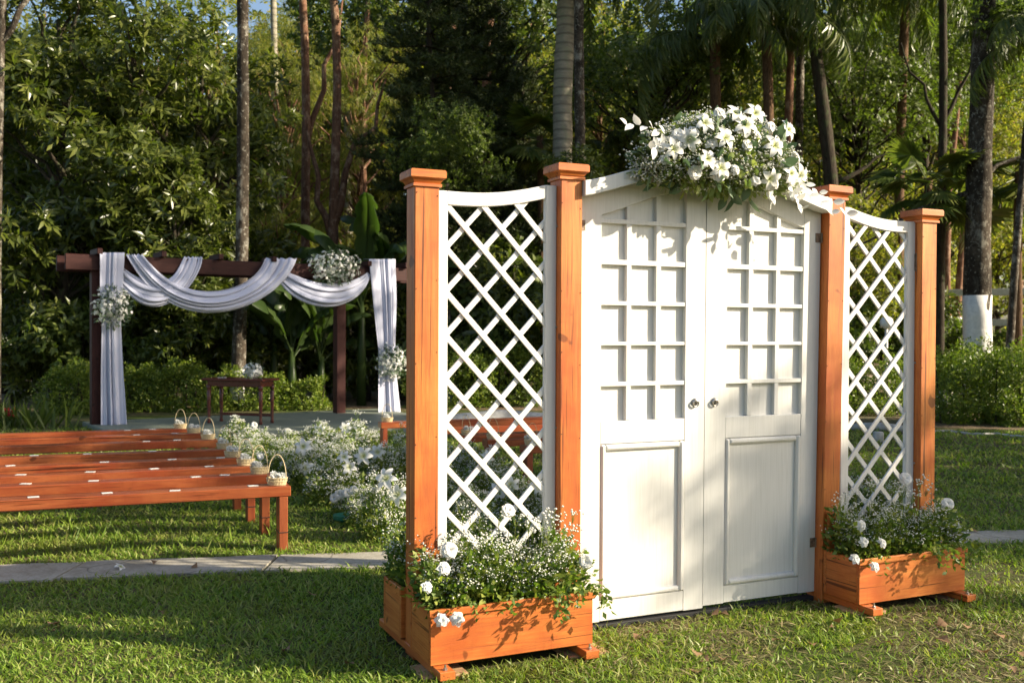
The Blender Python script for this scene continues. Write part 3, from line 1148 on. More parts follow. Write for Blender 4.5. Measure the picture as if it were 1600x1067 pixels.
def swag(name, pts_top, pts_bot, y, label, folds=9, amp=.035, n=54, mcount=90, seed=0, parent=None, hook=True):
    """cloth strip whose upper and lower edges run through the given local points (quadratic fit, hanging)"""
    r = np.random.default_rng(seed)
    def curve(P):
        P = np.array([[p.x, p.z] for p in P])
        t = np.array([0, .25, .5, .75, 1.0]) if len(P) == 5 else np.linspace(0, 1, len(P))
        deg = len(P) - 1
        cx, cz = np.polyfit(t, P[:, 0], min(deg, 4)), np.polyfit(t, P[:, 1], min(deg, 4))
        tt = np.linspace(0, 1, n)
        return np.stack([np.polyval(cx, tt), np.polyval(cz, tt)], 1)
    A, B = curve(pts_top), curve(pts_bot)
    V = []
    ph = r.uniform(0, 6, 3)
    for i in range(n):
        t = i / (n - 1)
        for k in range(mcount):
            v = k / (mcount - 1)
            # uneven fold phase across the strip
            w = v * folds * 2 * PI + 2.2 * math.sin(v * 5 + ph[0] + t * 1.5) + .9 * math.sin(t * 4 + v * 9 + ph[1])
            p = A[i] * (1 - v) + B[i] * v
            dd = amp * (.45 + .4 * math.sin(v * 11 + ph[2]) + .25 * math.sin(PI * t)) * (2 * abs(math.sin(w / 2)) - 1) + .45 * amp * math.sin(w * .37 + ph[2] + t * 3) + .06 * amp * math.sin(w * 3.1 + t * 7)
            belly = .16 * math.sin(PI * t) * (.3 + .7 * math.sin(PI * v * .8 + .3))
            sh = .012 * math.sin(w + 1.2)
            V.append((p[0], y - .02 - belly - dd, p[1] + sh))
    F = [(i * mcount + k, (i + 1) * mcount + k, (i + 1) * mcount + k + 1, i * mcount + k + 1) for i in range(n - 1) for k in range(mcount - 1)]
    m = MB(); m.add(V, F)
    o = m.build(name, 'fabric', parent, True)
    if parent is None:
        o.matrix_world = PM
        tag(o, label, 'drape', 'white drapes on the pergola')
    sol = o.modifiers.new('thickness', 'SOLIDIFY'); sol.thickness = .003
    return o


def opx(lst, y): return [on_perg(a, b, y) for a, b in lst]


YB_ = -.16
swag('draped_cloth', opx([(222, 398), (265, 440), (318, 456), (374, 444), (412, 404)], YB_), opx([(196, 398), (245, 462), (320, 490), (405, 468), (463, 404)], YB_), YB_,
     'largest white cloth swag draped in front of the pergola beam', 5, .045, seed=1)
swag('draped_cloth', opx([(192, 416), (222, 436), (252, 440), (272, 428), (287, 402)], YB_ + .05), opx([(190, 450), (212, 472), (250, 478), (292, 448), (315, 402)], YB_ + .05), YB_ + .05,
     'smaller white cloth swag crossing behind the largest one at upper left', 5, .03, seed=2)
swag('draped_cloth', opx([(446, 424), (480, 438), (516, 444), (550, 438), (573, 426)], YB_ + .03), opx([(434, 438), (468, 470), (512, 480), (552, 466), (577, 430)], YB_ + .03), YB_ + .03,
     'white cloth swag at the right end of the pergola beam', 5, .036, seed=3)


def hang(px_top, px_bot, pinch, label, seed):
    """vertical hanging cloth: rows (px left, px right, py)"""
    r = np.random.default_rng(seed)
    rows = []
    ph = r.uniform(0, 6, 3)
    n, mc = 48, 100
    key = np.array([px_top, *pinch, px_bot], float)
    V = []
    y = YB_ - .02
    for i in range(n):
        t = i / (n - 1)
        py = key[0, 2] + (key[-1, 2] - key[0, 2]) * t
        l = np.interp(py, key[:, 2], key[:, 0]); rr = np.interp(py, key[:, 2], key[:, 1])
        a, b = on_perg(l, py, y), on_perg(rr, py, y)
        for k in range(mc):
            v = k / (mc - 1)
            w = v * 3.6 * 2 * PI + 2.4 * math.sin(v * 4.6 + ph[0]) + .6 * math.sin(t * 3 + v * 5 + ph[1])
            p = a.lerp(b, v)
            amp = (.020 + .030 * t) * (.7 + .5 * math.sin(v * 9 + ph[2] + t * 1.5))
            V.append((p.x, y - .035 - amp * (2 * abs(math.sin(w / 2)) - 1) - .016 * math.sin(w * .31 + ph[2] + t) - amp * .2 * math.sin(2.7 * w + t * 4), p.z))
    # tuck over the beam
    F = [(i * mc + k, (i + 1) * mc + k, (i + 1) * mc + k + 1, i * mc + k + 1) for i in range(n - 1) for k in range(mc - 1)]
    o0 = len(V)
    for k in range(mc):
        p = V[k]; V.append((p[0], .0, p[2] + .01))
    for k in range(mc - 1):
        F.append((o0 + k, k, k + 1, o0 + k + 1))
    m = MB(); m.add(V, F)
    o = m.build('hanging_cloth', 'fabric', None, True)
    o.matrix_world = PM
    tag(o, label, 'drape', 'white drapes on the pergola')
    sol = o.modifiers.new('thickness', 'SOLIDIFY'); sol.thickness = .003


hang((155, 194, 395), (157, 197, 669), [(155, 191, 450), (158, 188, 500), (157, 191, 580)], 'long white cloth hanging down the left pergola post', 5)
hang((575, 617, 405), (590, 627, 655), [(582, 619, 470), (590, 617, 545), (590, 620, 590)], 'long white cloth hanging at the right end of the pergola beam', 6)


STAR = star_mesh('blossom', .036, 1)
_sv = np.array([v.co[:] for v in STAR.vertices]); STAR.calc_loop_triangles()
_st = np.array([t.vertices[:] for t in STAR.loop_triangles])


def ball_bouquet(seed, rx, ry, rz, nfl, nlf, fsize=1.0):
    rng = np.random.default_rng(seed)
    D = rdir(rng, nfl); D[:, 1] = -np.abs(D[:, 1])
    P = D * np.array([rx, ry, rz]) * rng.uniform(.62, 1.22, (nfl, 1))
    n = unit(D + rng.normal(0, .4, D.shape))
    a = unit(np.cross(n, rdir(rng, nfl))); b = np.cross(n, a)
    S = rng.uniform(.7, 1.25, (nfl, 1, 1)) * fsize
    V = P[:, None] + S * (_sv[None, :, 0:1] * a[:, None] + _sv[None, :, 1:2] * b[:, None] + _sv[None, :, 2:3] * n[:, None])
    T = _st[None] + (np.arange(nfl) * len(_sv))[:, None, None]
    bl = npmesh('blossom', V.reshape(-1, 3), T.reshape(-1, 3), 'petal', True)
    D2 = rdir(rng, nlf); D2[:, 1] = -np.abs(D2[:, 1])
    P2 = D2 * np.array([rx, ry, rz]) * rng.uniform(.3, 1.15, (nlf, 1))
    lf = npmesh('greenery', *leaves(P2, D2 + rng.normal(0, .5, D2.shape), rng.normal(size=D2.shape), .075 * rng.uniform(.6, 1.2, nlf), LEAF4), 'sage')
    return bl, lf


def drape_bouquet(px, py, wpx, hpx, label, seed, cat='flowers'):
    p = on_perg(px, py, YB_ - .1)
    dist = (PM @ p).y
    rx, rz = wpx / 2 * dist / FPX * .95, hpx / 2 * dist / FPX
    bl, lf = ball_bouquet(seed, rx, .16, rz, int(170 * rx * rz / .08), int(560 * rx * rz / .08))
    th = thing('flower_bouquet', label, cat, PM @ p, PANG, 'white bouquets on the drapes')
    for nm, me in (('blossom', bl), ('greenery', lf)):
        link(nm, me, th)['kind'] = 'stuff'


drape_bouquet(174, 480, 54, 60, 'white flower bouquet on the left hanging drape', 21)
drape_bouquet(522, 417, 84, 50, 'wide white flower bouquet on top of the pergola beam', 22)
drape_bouquet(611, 566, 54, 52, 'white flower bouquet on the right hanging drape', 23)

# altar table
T0 = gr(412, 664, .075); T1 = gr(330, 658, .075)
tdir = Vector((T0[0] - T1[0], T0[1] - T1[1], 0))
tdir = Vector((1.0, -.30, 0)).normalized()
tl = 1.0
ta = math.atan2(tdir.y, tdir.x)
tab = thing('altar_table', 'small dark mahogany table on the altar platform', 'table', Vector((T0[0], T0[1], .0755)) - tdir * .52, ta)
q = MB(); q.cbox(-.54, .54, -.06, .44, .665, .70, .008); q.build('tabletop', 'mahogany', tab)
q = MB(); q.cbox(-.47, .47, -.005, .385, .575, .665, .004); q.build('apron', 'mahogany', tab)
for sx in (-.455, .455):
    for sy in (.02, .36):
        q = MB()
        q.lathe([(.026, 0), (.030, .02), (.022, .06), (.030, .32), (.034, .50), (.024, .52), (.036, .54), (.036, .60)], 10, sx, sy)
        q.build('leg', 'mahogany', tab, True)
q = MB(); q.cbox(-.44, .44, .335, .38, .10, .14, .004); q.build('stretcher', 'mahogany', tab)
bl, lf = ball_bouquet(31, .14, .13, .13, 110, 60, .95)
th = thing('table_bouquet', 'round white flower bouquet standing on the mahogany table', 'flowers', (tab.location.x + tdir.x * .3, tab.location.y + tdir.y * .3 + .14, .0755 + .70 + .11), 0)
for nm, me in (('blossom', bl), ('greenery', lf)):
    link(nm, me, th)['kind'] = 'stuff'
cd = MB(); cd.cbox(-.1, .02, -.03, .05, 0, .012, .001)
o = cd.build('small_tray', 'stone'); o.location = tab.location + tdir * -.2 + Vector((0, .1, .702)); tag(o, 'small flat grey tray on the left of the mahogany table', 'tray')

# ------------------------------------------------------------------ benches with baskets and cards
BANG = R(90 - 69)
BU = Vector((math.cos(BANG), math.sin(BANG), 0)); BV = Vector((-math.sin(BANG), math.cos(BANG), 0))
SW_, ST_, SH_ = .155, .072, .45
seat_m = {}


def bench(end, length, toward_left, label, group):
    """end: world xy of the aisle-side front top corner"""
    th = thing('bench', label, 'bench', (end[0], end[1], 0), BANG, group)
    key = (round(length, 2), toward_left)
    if key not in seat_m:
        a, b = (-length, 0) if toward_left else (0, length)
        m1 = MB(); m1.cbox(a, b, 0, SW_, SH_ - ST_, SH_, .005)
        seat_m[key] = m1.mesh('seat', 'bench')
        m2 = MB(); m2.cbox(-.03, .03, -.0, .058, 0, SH_ - ST_ - .0005, .004)
        m3 = MB(); m3.cbox(-.025, .025, .0585, SW_ - .0505, .255, SH_ - ST_ - .001, .004)
        m4 = MB(); m4.tube([(-.032, -.002, .13), (.032, -.002, .13), (.032, .060, .132), (-.032, .060, .128), (-.032, -.002, .13)], .003, 5)
        seat_m[key, 'leg'] = (m2.mesh('leg', 'bench_leg'), m3.mesh('leg_brace', 'bench_leg'), m4.mesh('wire_tie', 'dark'))
    link('seat', seat_m[key], th)
    lg, br, tie = seat_m[key, 'leg']
    sg = -1 if toward_left else 1
    for f in (.05, length * .62, length - .05):
        for yy in (.004, SW_ - .062):
            l = link('leg', lg, th, (sg * f, yy, 0))
            if f < .1 and yy < .1:
                link('wire_tie', tie, l)
        link('leg_brace', br, th, (sg * f, 0, 0))
    return th


def basket_mesh():
    a = MB()
    n = 22
    for k in range(n):        # upright laths
        an = 2 * PI * k / n
        cx, cy = .066 * math.cos(an), .046 * math.sin(an)
        tx, ty = -math.sin(an), math.cos(an) * .7
        w = .0075
        vs = []
        for z, g in ((0, .9), (.052, 1.08)):
            vs += [(cx * g - tx * w, cy * g - ty * w, z), (cx * g + tx * w, cy * g + ty * w, z), (cx * g * 1.04 + tx * w, cy * g * 1.04 + ty * w, z), (cx * g * 1.04 - tx * w, cy * g * 1.04 - ty * w, z)]
        a.add(vs, [(0, 1, 5, 4), (1, 2, 6, 5), (2, 3, 7, 6), (3, 0, 4, 7), (4, 5, 6, 7), (3, 2, 1, 0)])
    for z, g in ((.006, .93), (.028, 1.03), (.050, 1.10)):
        a.tube([(.066 * g * math.cos(t), .046 * g * math.sin(t), z) for t in np.linspace(0, 2 * PI, 23)], .0035, 5, False)
    a.lathe([(.04, .0), (.045, .004)], 12)
    h = MB()
    h.tube([(.062 * math.cos(t), .0, .045 + .165 * math.sin(t)) for t in np.linspace(0, PI, 15)], .0032, 6)
    return a.mesh('bowl', 'wicker'), h.mesh('handle', 'wicker', True)


BASK = basket_mesh()


def pom(seed):
    rng = np.random.default_rng(seed)
    parts = []
    for k in range(5):
        c = np.array([rng.uniform(-.042, .042), rng.uniform(-.022, .022), .06 + rng.uniform(0, .014)])
        d = rdir(rng, 46)
        parts.append(leaves(c + d * .008, d, rdir(rng, 46), .024 * np.ones(46), LEAFW))
    return npmesh('white_blooms', *join(parts), 'petal')


POM = [pom(i) for i in range(3)]


def basket(bench_o, sx, label, group, i):
    loc = bench_o.matrix_basis @ Vector((sx, 0.078, SH_ + .001))
    th = thing('wicker_basket', label, 'basket', loc, BANG + rl.uniform(-.5, .5), group)
    link('bowl', BASK[0], th)
    h = link('handle', BASK[1], th); h.rotation_euler = (rl.uniform(-.12, .12), 0, 0)
    link('white_blooms', POM[i % 3], th)['kind'] = 'stuff'


card_m = MB().cbox(-.034, .034, -.023, .023, 0, .0025, .0006).mesh('card', 'paper')
ords = ['front row', 'second row', 'third row', 'fourth row', 'fifth row', 'sixth row', 'seventh row', 'rearmost row']
ends = [(-1.528, 6.892), (-1.787, 7.44), (-2.012, 7.89), (-2.261, 8.402), (-2.50, 8.985), (-2.886, 9.764), (-3.216, 10.36), (-3.512, 10.82)]
rc = random.Random(12)
for i, e in enumerate(ends):
    b = bench(e, 3.4, True, 'long red brown plank bench left of the aisle, %s' % ords[i], 'benches left of the aisle')
    basket(b, -.085, 'small wicker basket of white blooms on the left aisle bench, %s' % ords[i], 'baskets on the left bench ends', i)
    nm = ['nearest the aisle', 'second from the aisle', 'third from the aisle', 'fourth from the aisle', 'fifth from the aisle']
    for k, x in enumerate([.24, .66, 1.12, 1.65][:4 if i < 5 else 2]):
        c = link('place_card', card_m, None, b.matrix_basis @ Vector((-x + rc.uniform(-.14, .14), 0.078 + rc.uniform(-.03, .03), SH_ + .0008)), (0, 0, BANG + rc.uniform(-.4, .4)))
        tag(c, 'small white card on the left %s bench, %s' % (ords[i], nm[k]), 'card', 'cards lying on the benches')
rords = ['first row behind the left lattice', 'second row behind the left lattice', 'third row', 'fourth row', 'rearmost row beside the hanging drape']
for i, e in enumerate([(.13, 9.33), (-.24, 9.83), (-.52, 10.22), (-1.02, 10.95), (-1.53, 11.66)]):
    b = bench(e, 3.0, False, 'red brown plank bench right of the aisle, %s' % rords[i], 'benches right of the aisle')
    basket(b, .09, 'small wicker basket on the right aisle bench, %s' % rords[i], 'baskets on the right bench ends', i + 1)

# ------------------------------------------------------------------ flower clumps along the aisle
CL = [
    (372, 704, 54, 58, 'far white flower clump beside the table leg, nearest the altar on the left', (), [(397, 664)], 0, False),
    (405, 712, 48, 50, 'white flower clump just right of the far left clump near the platform', (), [(390, 690)], 1, False),
    (437, 738, 58, 58, 'white flower clump by the basket of the third left bench', (), [(407, 713)], 2, False),
    (468, 768, 78, 66, 'white flower clump with two open lilies beside the front left bench', [(474, 698), (478, 731)], (), 3, False),
    (500, 700, 46, 62, 'white flower clump at the far end of the aisle right of the platform edge', [(500, 672)], [(450, 674)], 1, False),
    (558, 708, 56, 78, 'wide white flower clump in front of the pergola right post', [(560, 672), (540, 668)], (), 2, False),
    (524, 786, 92, 92, 'large white flower clump in the middle of the aisle edge', [(538, 714), (546, 730), (568, 712)], (), 0, False),
    (548, 806, 52, 54, 'low white flower posy on a green plastic base beside the aisle', (), [(530, 772), (542, 770), (552, 766), (522, 778)], 3, True),
    (602, 842, 112, 84, 'tall white flower clump with large lilies left of the orange post', [(604, 748), (622, 773)], (), 1, False),
    (626, 738, 66, 60, 'white flower clump beside the right bench ends left of the orange post', (), (), 2, False),
    (718, 752, 66, 70, 'white flower clump seen through the left lattice, upper left', (), (), 3, False),
    (768, 770, 72, 78, 'white flower clump with a lily seen through the left lattice middle', [(762, 714)], (), 0, False),
    (800, 798, 70, 70, 'white flower clump with pale lilies seen through the left lattice right side', [(798, 757), (779, 768)], (), 2, False),
    (735, 812, 60, 70, 'low white flower clump seen through the left lattice low down', (), (), 1, False),
    (846, 800, 58, 62, 'white flower clump seen through the lattice beside its right stile', [(842, 762)], (), 3, False),
]
CL += [
    (388, 722, 44, 48, 'small white flower clump between the far baskets and the platform', (), (), 3, False),
    (455, 716, 46, 54, 'white flower clump beside the small rose at the aisle end', (), (), 0, False),
    (490, 742, 60, 66, 'white flower clump behind the two open lilies', (), (), 1, False),
    (585, 752, 66, 76, 'white flower clump between the middle clump and the orange post', [(590, 706)], (), 3, False),
    (572, 822, 66, 62, 'leafy white flower clump behind the green plastic base', (), (), 2, False),
    (690, 788, 70, 76, 'white flower clump hidden partly by the left gate post', (), (), 0, False),
    (535, 726, 52, 70, 'white flower clump in the centre of the far aisle', (), (), 2, False),
]
for c in CL:
    clump(*c)

# ------------------------------------------------------------------ planter flowers and the gate bouquet
GM = Matrix.Translation(Vector(G0)) @ Matrix.Rotation(TH, 4, 'Z')


def planter_flowers(s0, s1, front, label, seed, hmax=.34, lil=(), ros=()):
    sc_, L = (s0 + s1) / 2, s1 - s0
    yc = -.145 if front else .265
    th = thing('planter_flowers', label, 'flowers', GM @ Vector((sc_, yc, .255)), TH, 'flowers in the planter boxes')
    g, b = bush_flowers(seed, L / 2 - .01, .14, hmax, 250, 3600, True, .0058, .040)
    for nm, me in (('greenery', g), ('small_blossom', b)):
        link(nm, me, th)['kind'] = 'stuff'
    rng = np.random.default_rng(seed + 5)
    if front:      # trailing sprays over the rim
        parts = []
        for k in range(11):
            x = rng.uniform(-L / 2, L / 2)
            p = np.array([x, -.12, .07])
            n = 22
            t = np.linspace(0, 1, n)[:, None]
            end = np.array([rng.uniform(-.06, .06), -.115 - rng.uniform(0, .05), rng.uniform(-.10, -.02)])
            P = p + t * end + np.concatenate([0 * t, -.05 * np.sin(t * PI), .05 * np.sin(t * PI)], 1)
            D = rng.normal(size=(n, 3)) * .7 + np.array([0, -.4, -.5])
            parts.append(leaves(P, D, rng.normal(size=(n, 3)), .036 * rng.uniform(.6, 1.2, n), LEAFW))
        for sx in (-1, 1):
            n = 60
            P = np.stack([sx * (L / 2 + rng.uniform(-.06, .05, n)), rng.uniform(-.15, .1, n), rng.uniform(.04, .24, n)], 1)
            parts.append(leaves(P, rng.normal(size=(n, 3)) + np.array([sx * 1.0, -.4, .1]), rng.normal(size=(n, 3)), .04 * rng.uniform(.6, 1.2, n), LEAFW))
        link('trailing_leaves', npmesh('trailing_leaves', *join(parts), 'filler'), th)['kind'] = 'stuff'
        # taller blossom stalks
        n = 18
        tips = np.stack([rng.uniform(-L / 2, L / 2, n), rng.uniform(-.08, .1, n), rng.uniform(hmax * 1.0, hmax * 1.45, n)], 1)
        fl, st = breath_np(rng, tips * np.array([.9, .8, .1]), tips, 12, .0085, .028)
        link('tall_blossom', npmesh('tall_blossom', *fl, 'breath'), th)['kind'] = 'stuff'
        link('stalk', npmesh('stalk', *st, 'filler'), th)['kind'] = 'stuff'
    for kind, lst, mesh, sz_ in (('gardenia', lil, GARD, .74), ('rose', ros, ROSE, .85)):
        for (x, y, z) in lst:
            put_flower(th, mesh, kind, (x, y, z), (rl.uniform(-.5, .3), -1, rl.uniform(.2, .7)), sz_ * rl.uniform(.9, 1.1))
    return th


planter_flowers(-.02, .79, True, 'white blossom and greenery filling the planter before the left lattice', 41, .30,
                [(-.35, -.17, .24), (-.42, -.15, .16), (-.37, -.19, .02), (-.30, -.19, .02)], [(.02, -.02, .44), (.36, -.15, .20), (-.30, -.1, .30)])
planter_flowers(2.425, 3.215, True, 'white blossom and greenery filling the planter before the right lattice', 42, .29,
                [(-.38, -.16, .15), (-.42, -.14, .06), (-.26, -.17, .14), (-.33, -.19, .02), (-.36, -.12, .23)], [(.10, .02, .44), (.30, -.1, .30), (.36, -.1, .16)])
planter_flowers(-.02, .79, False, 'white blossom in the planter behind the left lattice', 43, .36)
planter_flowers(2.46, 3.215, False, 'white blossom in the planter behind the right lattice', 44, .36)


def gate_bouquet():
    rng = np.random.default_rng(77)
    c = Vector((1.665, -.05, 2.455))
    th = thing('gate_bouquet', 'large white lily and rose bouquet on top of the double door', 'flowers', GM @ c, TH)
    RX, RY, RZ = .49, .17, .185
    def shell(n, lo, hi, ysq=True):
        d = rdir(rng, n)
        d[:, 1] = -np.abs(d[:, 1]) + .25 * rng.uniform(0, 1, n)
        p = d * np.array([RX, RY, RZ]) * rng.uniform(lo, hi, (n, 1))
        # sit on the rail: keep the lower back clear, sag at both ends
        p[:, 2] -= .42 * (np.abs(p[:, 0]) / RX) ** 2.2 * RZ
        return p, d
    P, D = shell(2600, .5, 1.1)
    gl = leaves(P, D + rng.normal(0, .6, D.shape), rng.normal(size=D.shape), .046 * rng.uniform(.5, 1.3, len(P)), LEAFR)
    link('greenery', npmesh('greenery', *gl, 'lime'), th)['kind'] = 'stuff'
    P, D = shell(95, .75, 1.15)
    gl = leaves(P, D + rng.normal(0, .5, D.shape), rng.normal(size=D.shape), .10 * rng.uniform(.7, 1.2, len(P)), LEAFR)
    link('sage_leaves', npmesh('sage_leaves', *gl, 'sage'), th)['kind'] = 'stuff'
    P, D = shell(430, .85, 1.14)
    fl, st = breath_np(rng, P * .5, P, 14, .0074, .028)
    link('small_blossom', npmesh('small_blossom', *fl, 'breath'), th)['kind'] = 'stuff'
    link('stalk', npmesh('stalk', *st, 'filler'), th)['kind'] = 'stuff'
    for (x, z, s) in ((-.30, .03, .8), (-.10, .05, .85), (.03, .13, .95), (.11, .20, .8), (-.12, -.10, .8), (.34, .14, .75), (.35, -.09, .85), (.44, -.09, .8), (-.02, .19, .7), (-.21, .12, .75), (-.38, -.02, .75), (.22, .04, .85), (.20, -.13, .8), (-.2, -.06, .75)):
        y = -RY * math.sqrt(max(.1, 1 - (x / RX) ** 2 * .8 - (z / RZ) ** 2 * .3)) - .02
        put_flower(th, LILY, 'lily', (x, y, z), (x * .8 + rl.uniform(-.3, .3), -1, z * 2 + rl.uniform(-.2, .3)), s)
    ra = random.Random(5)
    pts = []
    while len(pts) < 20:
        x, z = ra.uniform(-.44, .46), ra.uniform(-.19, .19)
        if (x / .48) ** 2 + (z / .20) ** 2 < 1 and all((x - a) ** 2 + (z - b) ** 2 > .0055 for a, b in pts):
            pts.append((x, z))
    for k, (x, z) in enumerate(pts):
        y = -RY * math.sqrt(max(.1, 1 - (x / RX) ** 2 * .8 - (z / RZ) ** 2 * .3)) - .005
        zz = z - .42 * (abs(x) / RX) ** 2.2 * RZ
        put_flower(th, ROSE if k % 2 else GARD, 'rose' if k % 2 else 'gardenia', (x, y, zz), (x + ra.uniform(-.5, .5), -1, z * 2 + ra.uniform(-.2, .6)), ra.uniform(.62, .95))
    # bleached white leaf sprays at both ends
    pts, dd = [], []
    for (x0, z0, ex, ez) in ((-.36, .05, -.28, .03), (-.36, .0, -.14, -.03), (.42, -.16, .22, -.12), (.38, -.14, .05, -.13), (.45, -.12, .30, -.16), (.25, -.16, -.02, -.10)):
        for k in range(8):
            t = k / 7
            pts.append((x0 + ex * t, -.09 - .04 * t, z0 + ez * t + .02 * math.sin(t * 3)))
            a = 1 if k % 2 else -1
            dd.append((ex * 2.2 + rng.uniform(-.2, .2), -.25 + rng.uniform(-.2, .2), ez * 2 + a * .35))
    pts, dd = np.array(pts), np.array(dd)
    link('white_leaves', npmesh('white_leaves', *leaves(pts, dd, rng.normal(0, .4, pts.shape) + np.array([0, -1, .3]), .064 * rng.uniform(.8, 1.15, len(pts)), LEAFR), 'petal'), th)['kind'] = 'stuff'


gate_bouquet()


# ------------------------------------------------------------------ trees
def trunk_mesh(name, H, r0, r1, lean=(0, 0), mat='bark_lichen', seed=0, bend=.15, n=10, seg=16, white=0.0, limbs=(), flare=.25):
    """tapered trunk with its limbs; limbs: list of (t, end point, radius)"""
    rng = np.random.default_rng(seed)
    ph = rng.uniform(0, 6, 2)
    def c(t):
        return Vector((lean[0] * t + bend * math.sin(t * 4 + ph[0]) * t, lean[1] * t + bend * math.sin(t * 3.3 + ph[1]) * t, H * t))
    m = MB()
    ts = np.linspace(0, 1, seg)
    rad = [r0 + (r1 - r0) * t + r0 * flare * math.exp(-t * H * 3.0) for t in ts]
    m.tube([c(t) for t in ts], rad, n, True, None, .06, seed)
    for (t, e, r) in limbs:
        a = c(t); e = Vector(e)
        L = (e - a).length
        pts = [a.lerp(e, k / 6) + Vector((rng.uniform(-1, 1), rng.uniform(-1, 1), rng.uniform(-.3, 1))) * .06 * L * math.sin(PI * k / 6) for k in range(7)]
        m.tube(pts, [r * (1 - .75 * k / 6) for k in range(7)], 6, True, None, .08, seed + 3)
    me = m.mesh(name, mat, True)
    if white:
        w = MB()
        ts = np.linspace(0, white / H, 6)
        w.tube([c(t) for t in ts], [(r0 + (r1 - r0) * t + r0 * flare * math.exp(-t * H * 3.0)) * 1.02 + .004 for t in ts], n, True, None, .05, seed)
        return me, w.mesh('whitewash', 'whitewash', True)
    return me, None


def broadleaf(seed, RX, RY, Z0, Z1, nclump, per_clump, leaves_per, llen, tmpl, mat, trunk_r=.16, barkm='bark_dark', clump_r=(.55, .95), droop=.35, hang=0.0):
    rng = np.random.default_rng(seed)
    zc, rz = (Z0 + Z1) / 2, (Z1 - Z0) / 2
    C = []
    while len(C) < nclump:
        d = rng.uniform(-1, 1, 3)
        if .15 < np.linalg.norm(d) < 1:
            C.append(d * np.array([RX, RY, rz]) + np.array([0, 0, zc]))
    C = np.array(C)
    parts = []
    for c in C:
        cr = rng.uniform(*clump_r)
        n = int(per_clump * (cr / np.mean(clump_r)) ** 2)
        d = rdir(rng, n)
        P = c + d * np.array([cr, cr, cr * .75]) * rng.uniform(.35, 1.0, (n, 1)) ** .6
        out = d * 1.0 + unit((P - np.array([0, 0, zc])) * np.array([1, 1, .4])) * .5 + np.array([0, 0, .45 - hang * 1.6])
        parts.append(sprigs(rng, P, out, leaves_per, llen, tmpl, (.6, 1.35), droop + hang, llen * .8))
    crown = npmesh('crown', *join(parts), mat)
    limbs = []
    for c in C:
        t = float(np.clip((c[2] - .9) / (Z1 * .85), .12, .97))
        limbs.append((t * .9, tuple(c), trunk_r * .32))
    tm, _ = trunk_mesh('trunk', Z1 * .85, trunk_r, trunk_r * .25, (0, 0), barkm, seed, .2, 9, 12, 0, limbs)
    return tm, crown


VAR = {
    'mango': [broadleaf(101, 2.1, 1.7, .7, 9.2, 54, 34, 9, .25, LEAF4, 'mango'), broadleaf(102, 2.3, 1.6, .9, 8.2, 54, 34, 9, .23, LEAF4, 'mango')],
    'fine': [broadleaf(111, 2.6, 2.3, 2.2, 10.5, 46, 46, 8, .15, LEAF2, 'fine', .15, 'bark_red', (.6, 1.1), .3),
             broadleaf(112, 2.4, 2.2, 1.2, 8.5, 46, 46, 8, .16, LEAF2, 'fine', .14, 'bark_lichen', (.5, 1.0), .3)],
    'hanging': [broadleaf(121, 2.2, 2.0, 2.5, 11.0, 46, 50, 8, .22, STRIP, 'fine', .16, 'bark_red', (.5, .9), .5, .7)],
    'high': [broadleaf(131, 3.0, 2.6, 6.5, 11.5, 40, 44, 8, .17, LEAF2, 'midgreen', .17, 'bark_dark', (.6, 1.1), .3)],
    'sparse': [broadleaf(151, .8, .8, 6.0, 7.7, 8, 20, 7, .16, LEAF2, 'fine', .11, 'bark_dark', (.3, .6), .3)],
    'shrub': [broadleaf(141, 1.1, .9, .25, 2.6, 18, 34, 7, .20, LEAF4, 'mango', .05, 'bark_dark', (.35, .6), .3),
              broadleaf(142, 1.2, .9, .2, 1.9, 18, 36, 7, .15, LEAFW, 'midgreen', .05, 'bark_dark', (.35, .6), .3)],
}


def wx(px, Y): return (px - 800) / FPX * Y


def tree(kind, v, px, Y, label, rot=0.0, sc=1.0, name=None, group='trees of the surrounding wood', cat='tree', X=None, whitewash=0):
    tm, cr = VAR[kind][v]
    nm = name or {'mango': 'broadleaf_tree', 'fine': 'fine_leaved_tree', 'hanging': 'weeping_tree', 'high': 'tall_tree', 'sparse': 'thin_tree', 'shrub': 'leafy_shrub'}[kind]
    t = thing(nm, label, cat, (wx(px, Y) if X is None else X, Y, 0), rot, group)
    t.scale = (sc,) * 3 if isinstance(sc, (int, float)) else sc
    link('trunk', tm, t)
    link('crown', cr, t)
    return t


# left thicket of big glossy leaves
tree('mango', 0, 95, 20.5, 'big glossy leaved tree at the far left behind the pergola', .4, 1.0)
tree('mango', 1, 215, 21.0, 'big glossy leaved tree rising above the left end of the pergola beam', 2.0, 1.06)
tree('mango', 0, 318, 21.8, 'big glossy leaved tree left of the slender whitewashed trunk', 3.6, .95)
tree('mango', 1, 10, 23.5, 'dark leafy tree at the left picture edge', 5.0, .9)
tree('mango', 1, 160, 25.0, 'leafy tree deep behind the left thicket', 1.1, 1.15)
tree('mango', 0, 278, 19.8, 'lower big leaved tree behind the left swag', 5.5, (.62, .62, .56))
# middle
tree('hanging', 0, 440, 29, 'sunlit weeping tree right of the slender trunk', .5, .95)
tree('hanging', 0, 560, 31, 'sunlit weeping tree left of the dark conifers', 2.9, 1.05)
tree('fine', 1, 425, 33, 'sunlit yellow green tree far behind the weeping trees', 1.4, .8)
tree('fine', 0, 500, 36, 'tall pale green tree far behind the banana plants', 4.0, 1.1)
tree('fine', 1, 600, 30, 'small yellow green tree low between banana and conifer', 3.1, .6)
tree('fine', 0, 340, 34, 'pale green tree in the gap beside the slender trunk', 0.2, 1.1)
tree('fine', 1, 50, 36, 'sunlit tree seen through the gap at the far left', 2.2, 1.1)
